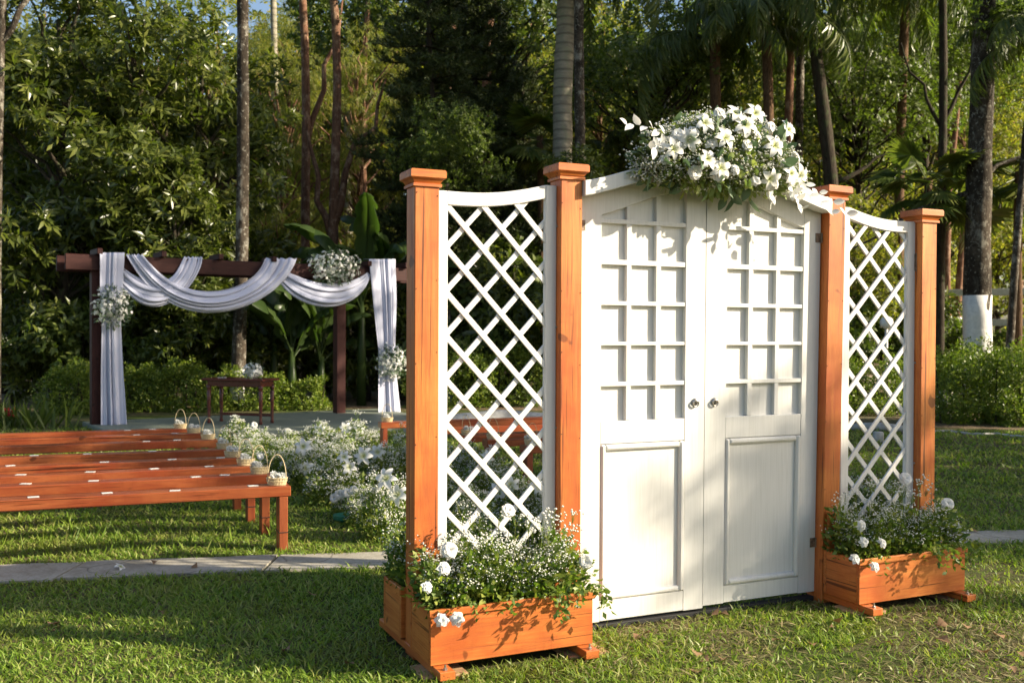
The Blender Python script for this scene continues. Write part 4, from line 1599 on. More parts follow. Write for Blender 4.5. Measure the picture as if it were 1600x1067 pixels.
# centre and right
tree('mango', 0, 915, 20.6, 'big leaved tree in front of the pale palm trunks', 4.4, (.62, .62, .58))
tree('high', 0, 1010, 25.5, 'tall dark tree behind the gate bouquet', .3, .85)
tree('fine', 0, 1180, 31, 'sunlit tree behind the shaggy palm trunks', 1.7, .9)
tree('fine', 1, 1290, 29, 'sunlit small tree behind the leaning mossy trunk', .9, .9)
tree('fine', 1, 1395, 33.5, 'sunlit tree behind the right lattice wing', 3.9, 1.0)
tree('fine', 1, 1470, 38, 'sunlit low tree beyond the road right of the gate', 2.9, .95)
tree('fine', 1, 1560, 41, 'sunlit low tree beyond the road at the right edge', 1.9, 1.0)
tree('high', 0, 1340, 26, 'tall tree whose crown closes the top above the right wing', 2.4, .8)
tree('fine', 0, 1500, 45, 'tall pale tree far behind the thick whitewashed trunk', 0.9, 1.3)
tree('fine', 1, 1330, 24, 'low branching tree just above the right wing', 4.9, .62)
tree('fine', 0, 1060, 34, 'sunlit tree far behind the door arch', 2.0, .9)
tree('fine', 1, 850, 30.5, 'sunlit tree far between conifers and palms', 2.7, .9)
tree('fine', 0, 740, 40, 'far pale tree seen through the conifers', 0.9, .8)

tree('hanging', 0, 690, 37, 'pale weeping tree far behind the conifers', 4.2, 1.25)
tree('fine', 0, 610, 41, 'tall pale tree far left of the conifers', 1.2, 1.4)
tree('fine', 0, 790, 43, 'tall pale tree far right of the conifers', 2.6, 1.45)
tree('hanging', 0, 480, 42, 'tall weeping tree farthest behind the swags', 5.6, 1.5)
tree('fine', 0, 930, 40, 'tall pale tree far behind the palm trunks', 3.3, 1.35)
tree('fine', 0, 1130, 41, 'tall sunlit tree farthest behind the bouquet', 5.3, 1.4)
tree('fine', 0, 250, 39, 'tall pale tree far behind the left thicket', 2.9, 1.3)

for i, (px, Y, k, sc) in enumerate([(60, 48, 'fine', 1.7), (190, 53, 'hanging', 1.6), (330, 50, 'fine', 1.75), (450, 54, 'hanging', 1.75), (570, 50, 'fine', 1.7), (680, 55, 'hanging', 1.7), (800, 51, 'fine', 1.7),
                                    (900, 55, 'hanging', 1.75), (1010, 50, 'fine', 1.75), (1120, 54, 'hanging', 1.7), (1230, 50, 'fine', 1.75), (1330, 54, 'hanging', 1.7), (1430, 50, 'fine', 1.7), (1540, 55, 'fine', 1.85), (1640, 50, 'fine', 1.6)]):
    tree(k, 0, px, Y, ['farthest tall tree at the left edge of the wood', 'farthest weeping tree behind the left thicket', 'farthest tall tree left of the slender trunk', 'farthest weeping tree right of the slender trunk', 'farthest tall tree above the right swag', 'farthest weeping tree behind the first conifer', 'farthest tall tree right of the conifers', 'farthest weeping tree behind the pale palm trunks', 'farthest tall tree left of the bouquet', 'farthest weeping tree above the bouquet', 'farthest tall tree right of the bouquet', 'farthest weeping tree above the right post of the doors', 'farthest tall tree above the right wing', 'farthest tall tree behind the thick trunk', 'farthest tall tree at the right edge of the wood'][i], i * 1.7, sc)

for i, (px, Y, sc) in enumerate([(120, 60, 2.1), (400, 62, 2.2), (540, 60, 2.2), (640, 64, 2.3), (760, 60, 2.2), (860, 63, 2.2), (970, 60, 2.2), (1180, 61, 2.2), (1290, 60, 2.2), (1390, 62, 2.3), (1480, 58, 2.2), (1590, 60, 2.2)]):
    tree('fine', 0, px, Y, 'hazy tree crown in the last row, ' + ['over the left thicket', 'right of the slender trunk', 'over the pergola right post', 'over the leftmost gate post', 'over the left lattice', 'left of the pale palm trunks', 'right of the pale palm trunks', 'right of the bouquet', 'over the right door post', 'over the right lattice', 'beside the slim dark trunk', 'at the right edge'][i], i * 2.3, sc)

for i, (px, Y, sc) in enumerate([(600, 36, 1.3), (790, 37, 1.35), (1090, 35, 1.3), (1440, 36, 1.3)]):
    tree('high', 0, px, Y, 'tall tree with its crown at the top of the picture ' + ['left of the conifers', 'right of the conifers', 'above the bouquet', 'above the right gate post'][i], i * 1.9 + 1, sc)

# understory shrubs along the edge of the wood
for i, (px, Y, v, s, lab) in enumerate([
    (20, 20.0, 0, 1.0, 'dark leafy shrub at the left edge above the red flowers'),
    (130, 19.9, 1, 1.0, 'dark shrub behind the left pergola post'),
    (235, 19.9, 0, .95, 'dark shrub behind the left hanging cloth'),
    (300, 20.3, 1, 1.05, 'dark shrub left of the altar table'),
    (355, 20.5, 0, .95, 'dark shrub behind the altar table'),
    (430, 21.5, 0, .9, 'dark shrub right of the altar table'),
    (500, 22.0, 1, 1.0, 'dark shrub behind the pergola right post'),
    (575, 21.5, 0, 1.1, 'dark shrub behind the right hanging cloth'),
    (640, 22.0, 0, 1.3, 'dark shrub behind the leftmost gate post'),
    (720, 21.5, 1, 1.3, 'dark shrub seen through the left lattice on its left side'),
    (790, 22.0, 0, 1.35, 'dark shrub seen through the left lattice on its right side'),
    (700, 24.0, 0, 1.5, 'tall dark shrub under the conifers'),
    (780, 24.5, 1, 1.9, 'large dark shrub between the conifers and the palms'),
    (1330, 23.0, 1, 1.2, 'shrub behind the right lattice on its left side'),
    (1400, 24.5, 0, 1.2, 'shrub behind the right lattice on its right side'),
    (1480, 23.0, 1, .9, 'shrub between the right gate post and the whitewashed trunk'),
    (1580, 24.0, 1, .8, 'shrub right of the whitewashed trunk'),
]):
    tree('shrub', v, px, Y, lab, i * 1.3, s, 'leafy_shrub', 'shrubs at the edge of the wood', 'shrub')


# single trunks: (px at foot, Y, px at picture top, width px, bark, whitewash height, height m, label)
def trunk(px0, Y, px1, wpx, mat, white, H, label, seed, limbs=(), crown='high', csc=.7):
    d = wpx * Y / FPX
    top = 1.53 + 517 * Y / FPX
    lean = ((px1 - px0) / FPX * Y * H / top, 0)
    me, wm = trunk_mesh('trunk', H, d / 2 * 1.05, d / 2 * .72, lean, mat, seed, .28 if mat == 'bark_red' else min(.12, d * .5), 12, 22, white, limbs, .15)
    t = thing('tall_trunk_tree', label, 'tree', (wx(px0, Y), Y, 0), 0, 'tall trunks at the edge of the wood')
    link('trunk', me, t)
    if wm: link('whitewash', wm, t)
    if crown:
        z0 = 6.5 * csc
        link('crown', VAR[crown][0][1], t, (lean[0] * .98, 0, H - 7.6 * csc), (0, 0, seed), csc)
    return t


trunk(-8, 18.5, 4, 14, 'bark_lichen', 0, 11, 'pale lichen covered trunk cut by the left picture edge', 1, [(.62, (1.2, .3, 8.6), .07)])
trunk(370, 19.2, 386, 21, 'bark_lichen', .78, 11.5, 'slender grey trunk with whitewashed foot behind the altar table', 2)
trunk(425, 30, 430, 12, 'bark_palm', 0, 14, 'thin pale trunk beside the slender grey trunk', 3)
trunk(480, 27, 466, 15, 'bark_red', 0, 13, 'reddish forked trunk above the pergola swags', 4, [(.5, (.9, .2, 10.5), .10)])
trunk(530, 24, 505, 17, 'bark_red', 0, 10, 'dark forked trunk above the right swag', 5, [(.40, (1.1, .1, 7.6), .11), (.36, (-.9, .2, 6.9), .10)])
trunk(578, 33, 570, 10, 'bark_red', 0, 14, 'thin reddish trunk left of the conifers', 6)
trunk(700, 33, 694, 15, 'bark_red', 0, 13, 'sunlit reddish trunk between the two conifers', 7)
trunk(757, 34, 770, 18, 'bark_red', 0, 13, 'sunlit reddish trunk right of the conifers', 8)
trunk(1222, 24.5, 1215, 15, 'bark_red', 0, 11, 'twisted pale brown trunk right of the gate bouquet', 9, [(.5, (-.5, 0, 7.0), .08)])
trunk(1240, 25.2, 1243, 15, 'bark_lichen', 0, 12, 'straight grey green trunk right of the twisted trunk', 10)
trunk(1325, 23.5, 1268, 24, 'bark_dark', 0, 10, 'leaning dark mossy trunk above the right door', 11, [(.5, (1.3, 0, 5.9), .07)])
trunk(1316, 28, 1308, 11, 'bark_dark', 0, 12, 'thin dark trunk right of the leaning mossy trunk', 12)
trunk(1468, 22, 1467, 15, 'bark_dark', 0, 10, 'slim dark trunk just right of the right gate post', 13, [(.62, (.9, 0, 8.2), .05), (.6, (-.9, 0, 7.9), .05)])
trunk(1529, 20, 1522, 41, 'bark_lichen', 2.28, 10.5, 'thick dark trunk with whitewashed foot behind the right hedge', 14, [(.42, (-2.6, -.2, 3.2), .07), (.44, (1.4, 0, 5.3), .06)])
trunk(1572, 19.5, 1612, 12, 'bark_lichen', 0, 8, 'thin leaning trunk right of the whitewashed trunk', 15)
trunk(1484, 29, 1478, 12, 'bark_red', 1.9, 9, 'small far reddish trunk with whitewashed foot beside the right gate post', 16)
trunk(1496, 30.5, 1508, 12, 'bark_red', 2.0, 9, 'second small far trunk with whitewashed foot beyond the fence', 17)
trunk(703, 20.8, 690, 13, 'bark_lichen', .95, 4.6, 'small tree with whitewashed foot seen through the left lattice', 18, (), 'high', .42)


# conifers
def conifer(seed, H, spread):
    rng = np.random.default_rng(seed)
    m = MB()
    m.tube([(0.05 * math.sin(k), 0.05 * math.cos(k * 1.3), H * k / 14) for k in range(15)], [.13 * (1 - .8 * k / 14) + .01 for k in range(15)], 8, True, None, .05, seed)
    parts = []
    z = .9
    while z < H - .3:
        nb = rng.integers(4, 7)
        L0 = spread * (1 - z / H) ** .7 * rng.uniform(.75, 1.1) + .25
        a0 = rng.uniform(0, 6)
        for k in range(nb):
            an = a0 + k * 2 * PI / nb + rng.uniform(-.25, .25)
            L = L0 * rng.uniform(.6, 1.1)
            rise = rng.uniform(-.1, .25)
            t = np.linspace(0, 1, 9)
            P = np.stack([np.cos(an) * L * t, np.sin(an) * L * t, z + L * (rise * t - .35 * t * t + .18 * t ** 4)], 1)
            m.tube([tuple(p) for p in P], [.028 * (1 - .85 * q) for q in t], 5, False)
            nsub = max(8, int(L * 20))
            for s in range(nsub):
                q = rng.uniform(.18, 1)
                b = np.array([np.interp(q, t, P[:, i]) for i in range(3)])
                sd_ = 1 if s % 2 else -1
                dirv = np.array([math.cos(an + sd_ * .9), math.sin(an + sd_ * .9), rng.uniform(-.05, .4)])
                sl = rng.uniform(.22, .50) * (1.15 - .5 * q)
                nn = int(34 * sl / .4) + 8
                u_ = np.linspace(0, 1, nn)[:, None]
                pp = b + dirv * sl * u_ + np.array([0, 0, .10]) * u_ ** 2 * sl * 4
                d = dirv[None] * .9 + rng.normal(size=(nn, 3)) * .75 + np.array([0, 0, .25])
                parts.append(leaves(pp, d, rng.normal(size=(nn, 3)), .13 * rng.uniform(.7, 1.2, nn), NEEDLE, 1.7))
        z += rng.uniform(.24, .40)
    return m.mesh('trunk', 'bark_dark', True), npmesh('crown', *join(parts), 'conifer')


VAR['conifer'] = [conifer(201, 10.5, 2.3), conifer(202, 12.0, 2.0)]
tree('conifer', 0, 672, 23.0, 'dark conifer with drooping boughs left of the palm trunks', .3, 1.05, 'conifer_tree')
tree('conifer', 1, 742, 25.5, 'taller dark conifer right behind the first one', 1.9, 1.05, 'conifer_tree')
tree('conifer', 1, 815, 28, 'farthest dark conifer beside the palm trunks', 3.0, .75, 'conifer_tree')


# palms
def frond_mesh(seed, L=3.0, droop=1.25, nl=64, ll=.62):
    rng = np.random.default_rng(seed)
    n = 22
    a = .95
    P = [np.zeros(3)]
    for i in range(n - 1):
        t = i / (n - 1)
        an = a - (a + droop) * t ** 1.15
        P.append(P[-1] + np.array([math.cos(an), 0, math.sin(an)]) * L / (n - 1))
    P = np.array(P)
    m = MB()
    m.tube([tuple(p) for p in P], [.035 * (1 - .9 * k / (n - 1)) + .003 for k in range(n)], 5, False)
    tt = np.linspace(.12, .99, nl)
    B = np.stack([np.interp(tt, np.linspace(0, 1, n), P[:, i]) for i in range(3)], 1)
    T = unit(np.stack([np.interp(tt, np.linspace(0, 1, n), np.gradient(P[:, i])) for i in range(3)], 1))
    parts = [(np.array([v for v in m.v]), np.array([[f[0], f[1], f[2]] for f in m.f] + [[f[0], f[2], f[3]] for f in m.f]))]
    for sd_ in (-1, 1):
        D = T * .55 + np.array([0, sd_ * .8, 0]) + np.array([0, 0, -.75]) + rng.normal(0, .16, (nl, 3))
        l = ll * (np.sin(np.linspace(.35, PI * .93, nl)) ** .6) * rng.uniform(.8, 1.1, nl)
        parts.append(leaves(B, D, np.array([0, 0, 1.0]) + rng.normal(0, .3, (nl, 3)), l, (STRIP[0] * np.array([1, .85, 3.2]), STRIP[1])))
    return npmesh('frond', *join(parts), 'palm')


FROND = [frond_mesh(i, 2.5 + .3 * i, 1.3 + .12 * i) for i in range(3)]


def palm(px, Y, H, wpx, mat, label, seed, nf=15, lean=0.0, fsc=1.0, X=None, white=0):
    r = random.Random(seed)
    d = wpx * Y / FPX
    me, wm = trunk_mesh('trunk', H, d / 2 * 1.1, d / 2 * .85, (lean, 0), mat, seed, d * .3, 14, 30, white, (), .12)
    t = thing('palm_tree', label, 'palm', (wx(px, Y) if X is None else X, Y, 0), 0, 'palms of the surrounding wood')
    link('trunk', me, t)
    for k in range(nf):
        f = link('frond', FROND[k % 3], t, (lean, 0, H - .15))
        f.rotation_euler = (0, r.uniform(-.35, .75) * (1 if k % 2 else .6), k * 2.4 + r.uniform(-.3, .3))
        f.scale = (fsc * r.uniform(.85, 1.1),) * 3
    return t


palm(886, 22.5, 10.2, 32, 'bark_palm', 'thick smooth pale palm trunk left of the gate bouquet', 1, 14, -.1)
palm(909, 21.5, 9.6, 17, 'bark_lichen', 'thinner ringed palm trunk just right of the thick pale one', 2, 12, -.05)
palm(1118, 24, 8.5, 19, 'bark_fibre', 'shaggy brown palm with hanging fronds behind the bouquet', 3, 18, .0)
palm(1200, 23.5, 9.0, 17, 'bark_fibre', 'shaggy palm with long drooping fronds right of the bouquet', 4, 18, -.1)
palm(965, 27, 6.0, 14, 'bark_fibre', 'short palm with arching fronds between pale trunks and bouquet', 5, 16, .1)
palm(1405, 25, 9.9, 15, 'bark_fibre', 'palm whose fronds hang at the top above the right wing', 6, 16, .0)
palm(1640, 19.0, 7.2, 18, 'bark_palm', 'palm just outside the right edge whose fronds hang into view', 7, 13, .0, .85)
palm(545, 34, 9.2, 14, 'bark_palm', 'far palm at the top left of the conifers', 8, 14, .0)
palm(40, 33, 10.5, 12, 'bark_palm', 'far palm in the sky gap at the far left', 9, 13, .0)
palm(1040, 30, 10.0, 14, 'bark_palm', 'far palm whose fronds fan out above the bouquet', 10, 15)
palm(1290, 33, 11.0, 13, 'bark_palm', 'far palm above the right door', 11, 15)


def fan_mesh():
    m = []
    rng = np.random.default_rng(5)
    n = 26
    an = np.linspace(-2.1, 2.1, n)
    D = np.stack([np.cos(an), np.sin(an), -.12 - .08 * np.abs(an)], 1)
    P = np.tile(np.array([.9, 0, 0.0]), (n, 1))
    m.append(leaves(P, D, np.tile(np.array([0, 0, 1.0]), (n, 1)) + rng.normal(0, .25, (n, 3)), .82 * rng.uniform(.85, 1.05, n), (LEAF4[0] * np.array([1, .62, 1.2]), LEAF4[1])))
    st = MB(); st.tube([(0, 0, 0), (.45, 0, .03), (.92, 0, 0)], [.022, .015, .012], 5)
    m.append((np.array(st.v), np.array([[f[0], f[1], f[2]] for f in st.f] + [[f[0], f[2], f[3]] for f in st.f if len(f) > 3])))
    return npmesh('fan_leaf', *join(m), 'palm')


FAN = fan_mesh()


def fan_palm(px, Y, H, label, seed, nf=18, sc=1.0):
    r = random.Random(seed)
    me, _ = trunk_mesh('trunk', H, .10, .08, (0, 0), 'bark_fibre', seed, .05)
    t = thing('fan_palm', label, 'palm', (wx(px, Y), Y, 0), 0, 'fan palms of the surrounding wood')
    link('trunk', me, t)
    for k in range(nf):
        f = link('fan_leaf', FAN, t, (0, 0, H - .1))
        f.rotation_euler = (r.uniform(-.3, .3), r.uniform(-1.0, .8), k * 2.4)
        f.scale = (sc * r.uniform(.8, 1.1),) * 3


fan_palm(1447, 20.5, 4.7, 'fan palm with dark radiating leaves right of the right gate post', 1, 18, .8)
fan_palm(1590, 21.5, 5.0, 'bright green fan palm at the right picture edge', 2, 18, 1.1)
fan_palm(845, 25, 6.4, 'fan palm left of the thick pale palm trunk', 3, 16, .9)


# banana plants
def banana_leaf(seed, L=1.9, W=.42, torn=True):
    rng = np.random.default_rng(seed)
    n = 26
    a, P = 1.15, [np.zeros(3)]
    for i in range(n - 1):
        t = i / (n - 1)
        an = a - 1.5 * t ** 1.6
        P.append(P[-1] + np.array([math.cos(an), 0, math.sin(an)]) * L / (n - 1))
    P = np.array(P)
    Vs, Ts, o = [], [], 0
    for sd_ in (-1, 1):
        k = 5
        i = 5
        while i < n - 1:
            j = min(n - 1, i + int(rng.integers(2, 6)))
            sag = rng.uniform(.05, 1.1) if torn else .15
            rows = []
            for q in range(i, j + 1):
                t = (q - 5) / (n - 6)
                w = W * math.sin(PI * min(.98, t * .92 + .06)) ** .6 * .5
                w *= 1 - .5 * abs((q - i) / max(1, j - i) - .5) ** 2 * (2.2 if torn else 0)
                rows.append(P[q] + 0)
                rows.append(P[q] + np.array([.06 * w, sd_ * w * .55, w * .25]))
                rows.append(P[q] + np.array([.14 * w, sd_ * w, -w * sag]))
            rows = np.array(rows)
            nr = j - i + 1
            T = []
            for q in range(nr - 1):
                b = q * 3
                T += [[b, b + 3, b + 4], [b, b + 4, b + 1], [b + 1, b + 4, b + 5], [b + 1, b + 5, b + 2]]
            Vs.append(rows); Ts.append(np.array(T) + o); o += len(rows)
            i = j
    st = MB(); st.tube([tuple(p) for p in P], [.022 * (1 - .85 * k / (n - 1)) for k in range(n)], 5, False)
    Vs.append(np.array(st.v)); Ts.append(np.array([[f[0], f[1], f[2]] for f in st.f] + [[f[0], f[2], f[3]] for f in st.f]) + o)
    return npmesh('banana_leaf', np.vstack(Vs), np.vstack(Ts), 'banana', True)


BAN = [banana_leaf(i, 1.8 + .25 * i, .44) for i in range(3)]


def banana(px, Y, H, nl, label, seed, sc=1.0):
    r = random.Random(seed)
    m = MB(); m.tube([(0, 0, 0), (.02, 0, H * .5), (.03, .02, H)], [.10, .085, .05], 10)
    t = thing('banana_plant', label, 'plant', (wx(px, Y), Y, 0), r.uniform(0, 6), 'banana plants behind the altar')
    m.build('stem', 'banana', t, True)
    for k in range(nl):
        f = link('leaf', BAN[k % 3], t, (.02, 0, H * r.uniform(.8, 1.0)))
        f.rotation_euler = (r.uniform(-.15, .15), r.uniform(-.45, .35), k * 2.3 + r.uniform(-.3, .3))
        f.scale = (sc * r.uniform(.8, 1.1),) * 3


banana(455, 19.6, 1.1, 8, 'banana plant with a bright leaf below the middle of the swags', 1, .95)
banana(500, 20.0, 1.0, 7, 'banana plant just left of the pergola right post', 2, 1.0)
banana(565, 20.2, 2.3, 8, 'tall banana plant with torn leaves above the right swag', 3, 1.15)
banana(428, 20.4, 1.5, 7, 'banana plant right of the altar table', 4, .95)
banana(605, 21.0, 2.6, 7, 'tall banana plant behind the right end of the beam', 5, 1.1)


# hedges
def hedge_np(seed, rx, ry, h, n, leaf=.055):
    rng = np.random.default_rng(seed)
    P = np.stack([rng.uniform(-rx, rx, n), rng.uniform(-ry, ry, n), h * rng.uniform(.0, 1, n)], 1)
    lump = .86 + .11 * np.sin(P[:, 0] * 4.3 + seed) + .08 * np.sin(P[:, 0] * 9.1 + P[:, 1] * 6) + .05 * np.sin(P[:, 1] * 15 + seed)
    P[:, 2] *= lump
    e = np.sqrt(np.clip(1 - (P[:, 2] / h) ** 3 * .35, .2, 1)) * (.9 + .12 * np.sin(P[:, 2] * 8 + P[:, 0] * 3))
    P[:, :2] *= e[:, None]
    # keep mostly the outer shell
    q = np.maximum.reduce([np.abs(P[:, 0]) / rx, np.abs(P[:, 1]) / ry, P[:, 2] / h])
    P = P[(q > rng.uniform(.3, .85, n)) | (P[:, 2] < .25 * h)]
    D = P * np.array([.4 / rx, 1 / ry, 1 / h]) + rng.normal(0, .45, P.shape) + np.array([0, 0, .4])
    return sprigs(rng, P, D, 6, leaf, LEAFW, (.5, 1.2), .1, leaf)


def hedge(px, Y, rx, ry, h, label, seed, n=1300, rot=0.0):
    t = thing('hedge_bush', label, 'hedge', (wx(px, Y), Y, 0), rot, 'clipped bushes round the lawn')
    m = MB()
    r = random.Random(seed)
    for k in range(6):
        x = rx * .7 * (k / 2.5 - 1)
        m.tube([(x, 0, 0), (x + r.uniform(-.1, .1), r.uniform(-.1, .1), h * .7)], [.02, .008], 5)
    m.build('stem', 'bark_dark', t)
    link('foliage', npmesh('foliage', *hedge_np(seed, rx, ry, h, n), 'hedge'), t)['kind'] = 'stuff'


hedge(112, 17.9, .55, .45, .98, 'bright green bush at the foot of the left pergola post', 1, 1500)
hedge(225, 18.6, .5, .4, .9, 'green bush just right of the left hanging cloth', 2, 1100)
hedge(300, 18.7, .75, .45, 1.0, 'green bush behind the left end of the altar table', 3, 1600)
hedge(395, 19.0, .6, .4, .85, 'green bush behind the right end of the altar table', 4, 1100)
hedge(465, 19.2, .65, .4, .68, 'low green bush between altar table and pergola post', 5, 1100)
hedge(700, 19.8, 1.0, .5, 1.25, 'green bush seen through the left lattice', 6, 1800)
hedge(790, 20.2, .9, .5, 1.3, 'green bush seen through the left lattice near its right stile', 7, 1800)
hedge(1518, 16.9, .75, .55, 1.30, 'bright green hedge bush nearest the right gate post', 8, 2600, .1)
hedge(1610, 16.6, .85, .6, 1.36, 'bright green hedge bush at the right picture edge', 9, 2800, .1)
hedge(1560, 19.4, 1.5, .4, 1.42, 'low dark hedge in front of the whitewashed trunk', 10, 2400)
hedge(1362, 18.5, .7, .5, 1.2, 'green hedge bush seen through the right lattice', 11, 1800)
hedge(1440, 19.5, .6, .5, 1.2, 'green hedge bush behind the right gate post', 12, 1400)
hedge(1600, 22.5, 1.0, .5, 1.5, 'sunlit bush beside the fence at the right edge', 13, 1600)

# red flowered spiky plant at the far left
t = thing('red_flower_plant', 'dark strap leaved plant with red blossoms at the far left', 'plant', (*gr(18, 668)[:2], 0), 0)
rngp = np.random.default_rng(8)
n = 150
P = np.stack([rngp.normal(0, .45, n), rngp.normal(0, .2, n), np.zeros(n)], 1)
link('leaf', npmesh('leaf', *leaves(P, np.stack([rngp.normal(0, .5, n), rngp.normal(0, .5, n), np.ones(n)], 1), rngp.normal(size=(n, 3)), rngp.uniform(.3, .6, n), STRIP), 'midgreen'), t)['kind'] = 'stuff'
n = 70
P = np.concatenate([rngp.normal(0, .035, (n // 2, 3)) + np.array([-.05, -.1, .25]), rngp.normal(0, .03, (n // 2, 3)) + np.array([.06, -.1, .24])])
link('red_blossom', npmesh('red_blossom', *leaves(P, rdir(rngp, n), rdir(rngp, n), .06 * np.ones(n), LEAFW), 'redflower'), t)['kind'] = 'stuff'

# far wood: reads as one mass
rngf = np.random.default_rng(55)
nc = 420
C = np.stack([rngf.uniform(-50, 50, nc), rngf.uniform(46, 66, nc), rngf.uniform(.2, 1, nc)], 1)
C[:, 2] *= np.maximum(2.0, 5.0 + 2.2 * np.sin(C[:, 0] * .35) + 1.8 * np.sin(C[:, 0] * .83 + 1))
n = 130
P = (C[:, None] + rdir(rngf, nc * n).reshape(nc, n, 3) * rngf.uniform(.9, 1.7, (nc, 1, 1)) * rngf.uniform(.3, 1, (nc, n, 1))).reshape(-1, 3)
P[:, 2] = np.maximum(P[:, 2], .05)
n = len(P)
far = npmesh('far_wood', *leaves(P, rdir(rngf, n) + np.array([0, 0, -.3]), rdir(rngf, n), rngf.uniform(.22, .42, n), LEAF2), 'farwood')
tag(link('far_wood', far), 'far sunlit wood seen between the trunks', 'woodland', kind='stuff')

# ------------------------------------------------------------------ fence, lamp, stones at the right
fa, fb = Vector(at(1440, 452, 25.5)), Vector(at(1640, 437, 24.0))
fd = Vector((fb.x - fa.x, fb.y - fa.y, 0)); fl = fd.length; fd.normalize()
fence = thing('rail_fence', 'white post and rail fence in front of the road at the right', 'fence', (fa.x, fa.y, 0), math.atan2(fd.y, fd.x))
zr = 2.45
for k in range(3):
    q = MB(); x = fl * (.12 + .38 * k); q.cbox(x - .06, x + .06, -.06, .06, 0, zr + .35, .01); q.build('fence_post', 'fence', fence)
for z in (zr - .75, zr):
    q = MB(); q.cbox(-.6, fl + .5, -.095, -.062, z, z + .17, .008); q.build('rail', 'fence', fence)
lp = gr(1384, 600)
lamp = thing('garden_lamp', 'white globe garden lamp on a short post behind the right lattice', 'lamp', (wx(1385, 19.2), 19.2, 0))
q = MB(); q.tube([(0, 0, 0), (0, 0, 1.62)], .03, 10); q.build('lamp_post', 'fence', lamp, True)
q = MB(); q.lathe([(.04, 1.60)] + [(.125 * math.sin(a), 1.72 - .125 * math.cos(a)) for a in np.linspace(.3, PI - .05, 12)], 18); q.build('globe', 'globe', lamp, True)
q = MB(); a, b = gr(1325, 672), gr(1425, 676)
q.tube([(a[0], a[1], .05), ((a[0] + b[0]) / 2, (a[1] + b[1]) / 2 + .05, .07), (b[0], b[1], .05)], [.05, .075, .05], 10, True, None, .1, 3)
tag(q.build('fallen_log', 'stone', None, True), 'pale fallen log lying on the lawn behind the right lattice', 'log')
for i, (px, py, s, lab) in enumerate([(1372, 690, .11, 'pale square stone in front of the fallen log'), (1476, 610, .22, 'white rounded stone under the hedge beside the right gate post')]):
    p = gr(px, py) if i == 0 else np.array([wx(1476, 17.6), 17.6, 0])
    q = MB(); q.cbox(-s * .6, s * .6, -s * .45, s * .45, -.02, s * 1.3 if i == 0 else .5, s * .12)
    o = q.build('stone', 'stone', None, True); o.location = (p[0], p[1], 0); tag(o, lab, 'stone')
mnd = MB(); a, b = gr(690, 664), gr(880, 664)
mnd.tube([(a[0] - .4, 14.2, .12), (a[0] + .3, 14.2, .16), ((a[0] + b[0]) / 2, 14.3, .2), (b[0], 14.4, .16), (b[0] + .5, 14.5, .1)], [.12, .17, .2, .17, .1], 12, True, None, .12, 9)
tag(mnd.build('stone_mound', 'stone', None, True), 'long grey stone mound behind the right benches', 'stone')

# ------------------------------------------------------------------ trees right of the picture that shade the lawn
def shade_tree(kind, v, a, c, sc, lab, rot):
    """a: metres towards the sun, c: metres across the sun direction"""
    tree(kind, v, 0, SUN_XY[1] * a + SUN_XY[0] * c, lab, rot, sc, None, 'trees outside the picture on the right', X=SUN_XY[0] * a - SUN_XY[1] * c)


shade_tree('fine', 1, 15.0, 4.0, (.55, .55, .80), 'small tree right of the view shading the near right lawn', .2)
shade_tree('mango', 1, 10.5, 9.3, (.95, .95, 1.0), 'tall tree right of the view shading the aisle', 1.0)
shade_tree('fine', 0, 18.0, 9.2, .95, 'leafy tree right of the view shading the aisle flowers', 1.0)
shade_tree('fine', 0, 17.0, 12.4, .9, 'tree right of the view shading the right lawn', 2.0)
shade_tree('high', 0, 9.0, 15.0, .95, 'tall tree right of the view shading the altar', 3.0)
shade_tree('mango', 0, 11.5, 15.4, (.9, .9, 1.22), 'broad tree right of the view shading the drapes', 4.1)
shade_tree('high', 0, 17.0, .2, .85, 'tall tree right of the view behind the camera', 5.0)
shade_tree('sparse', 0, 14.5, 6.05, 1.0, 'thin sparsely leaved tree right of the view dappling the doors', .7)

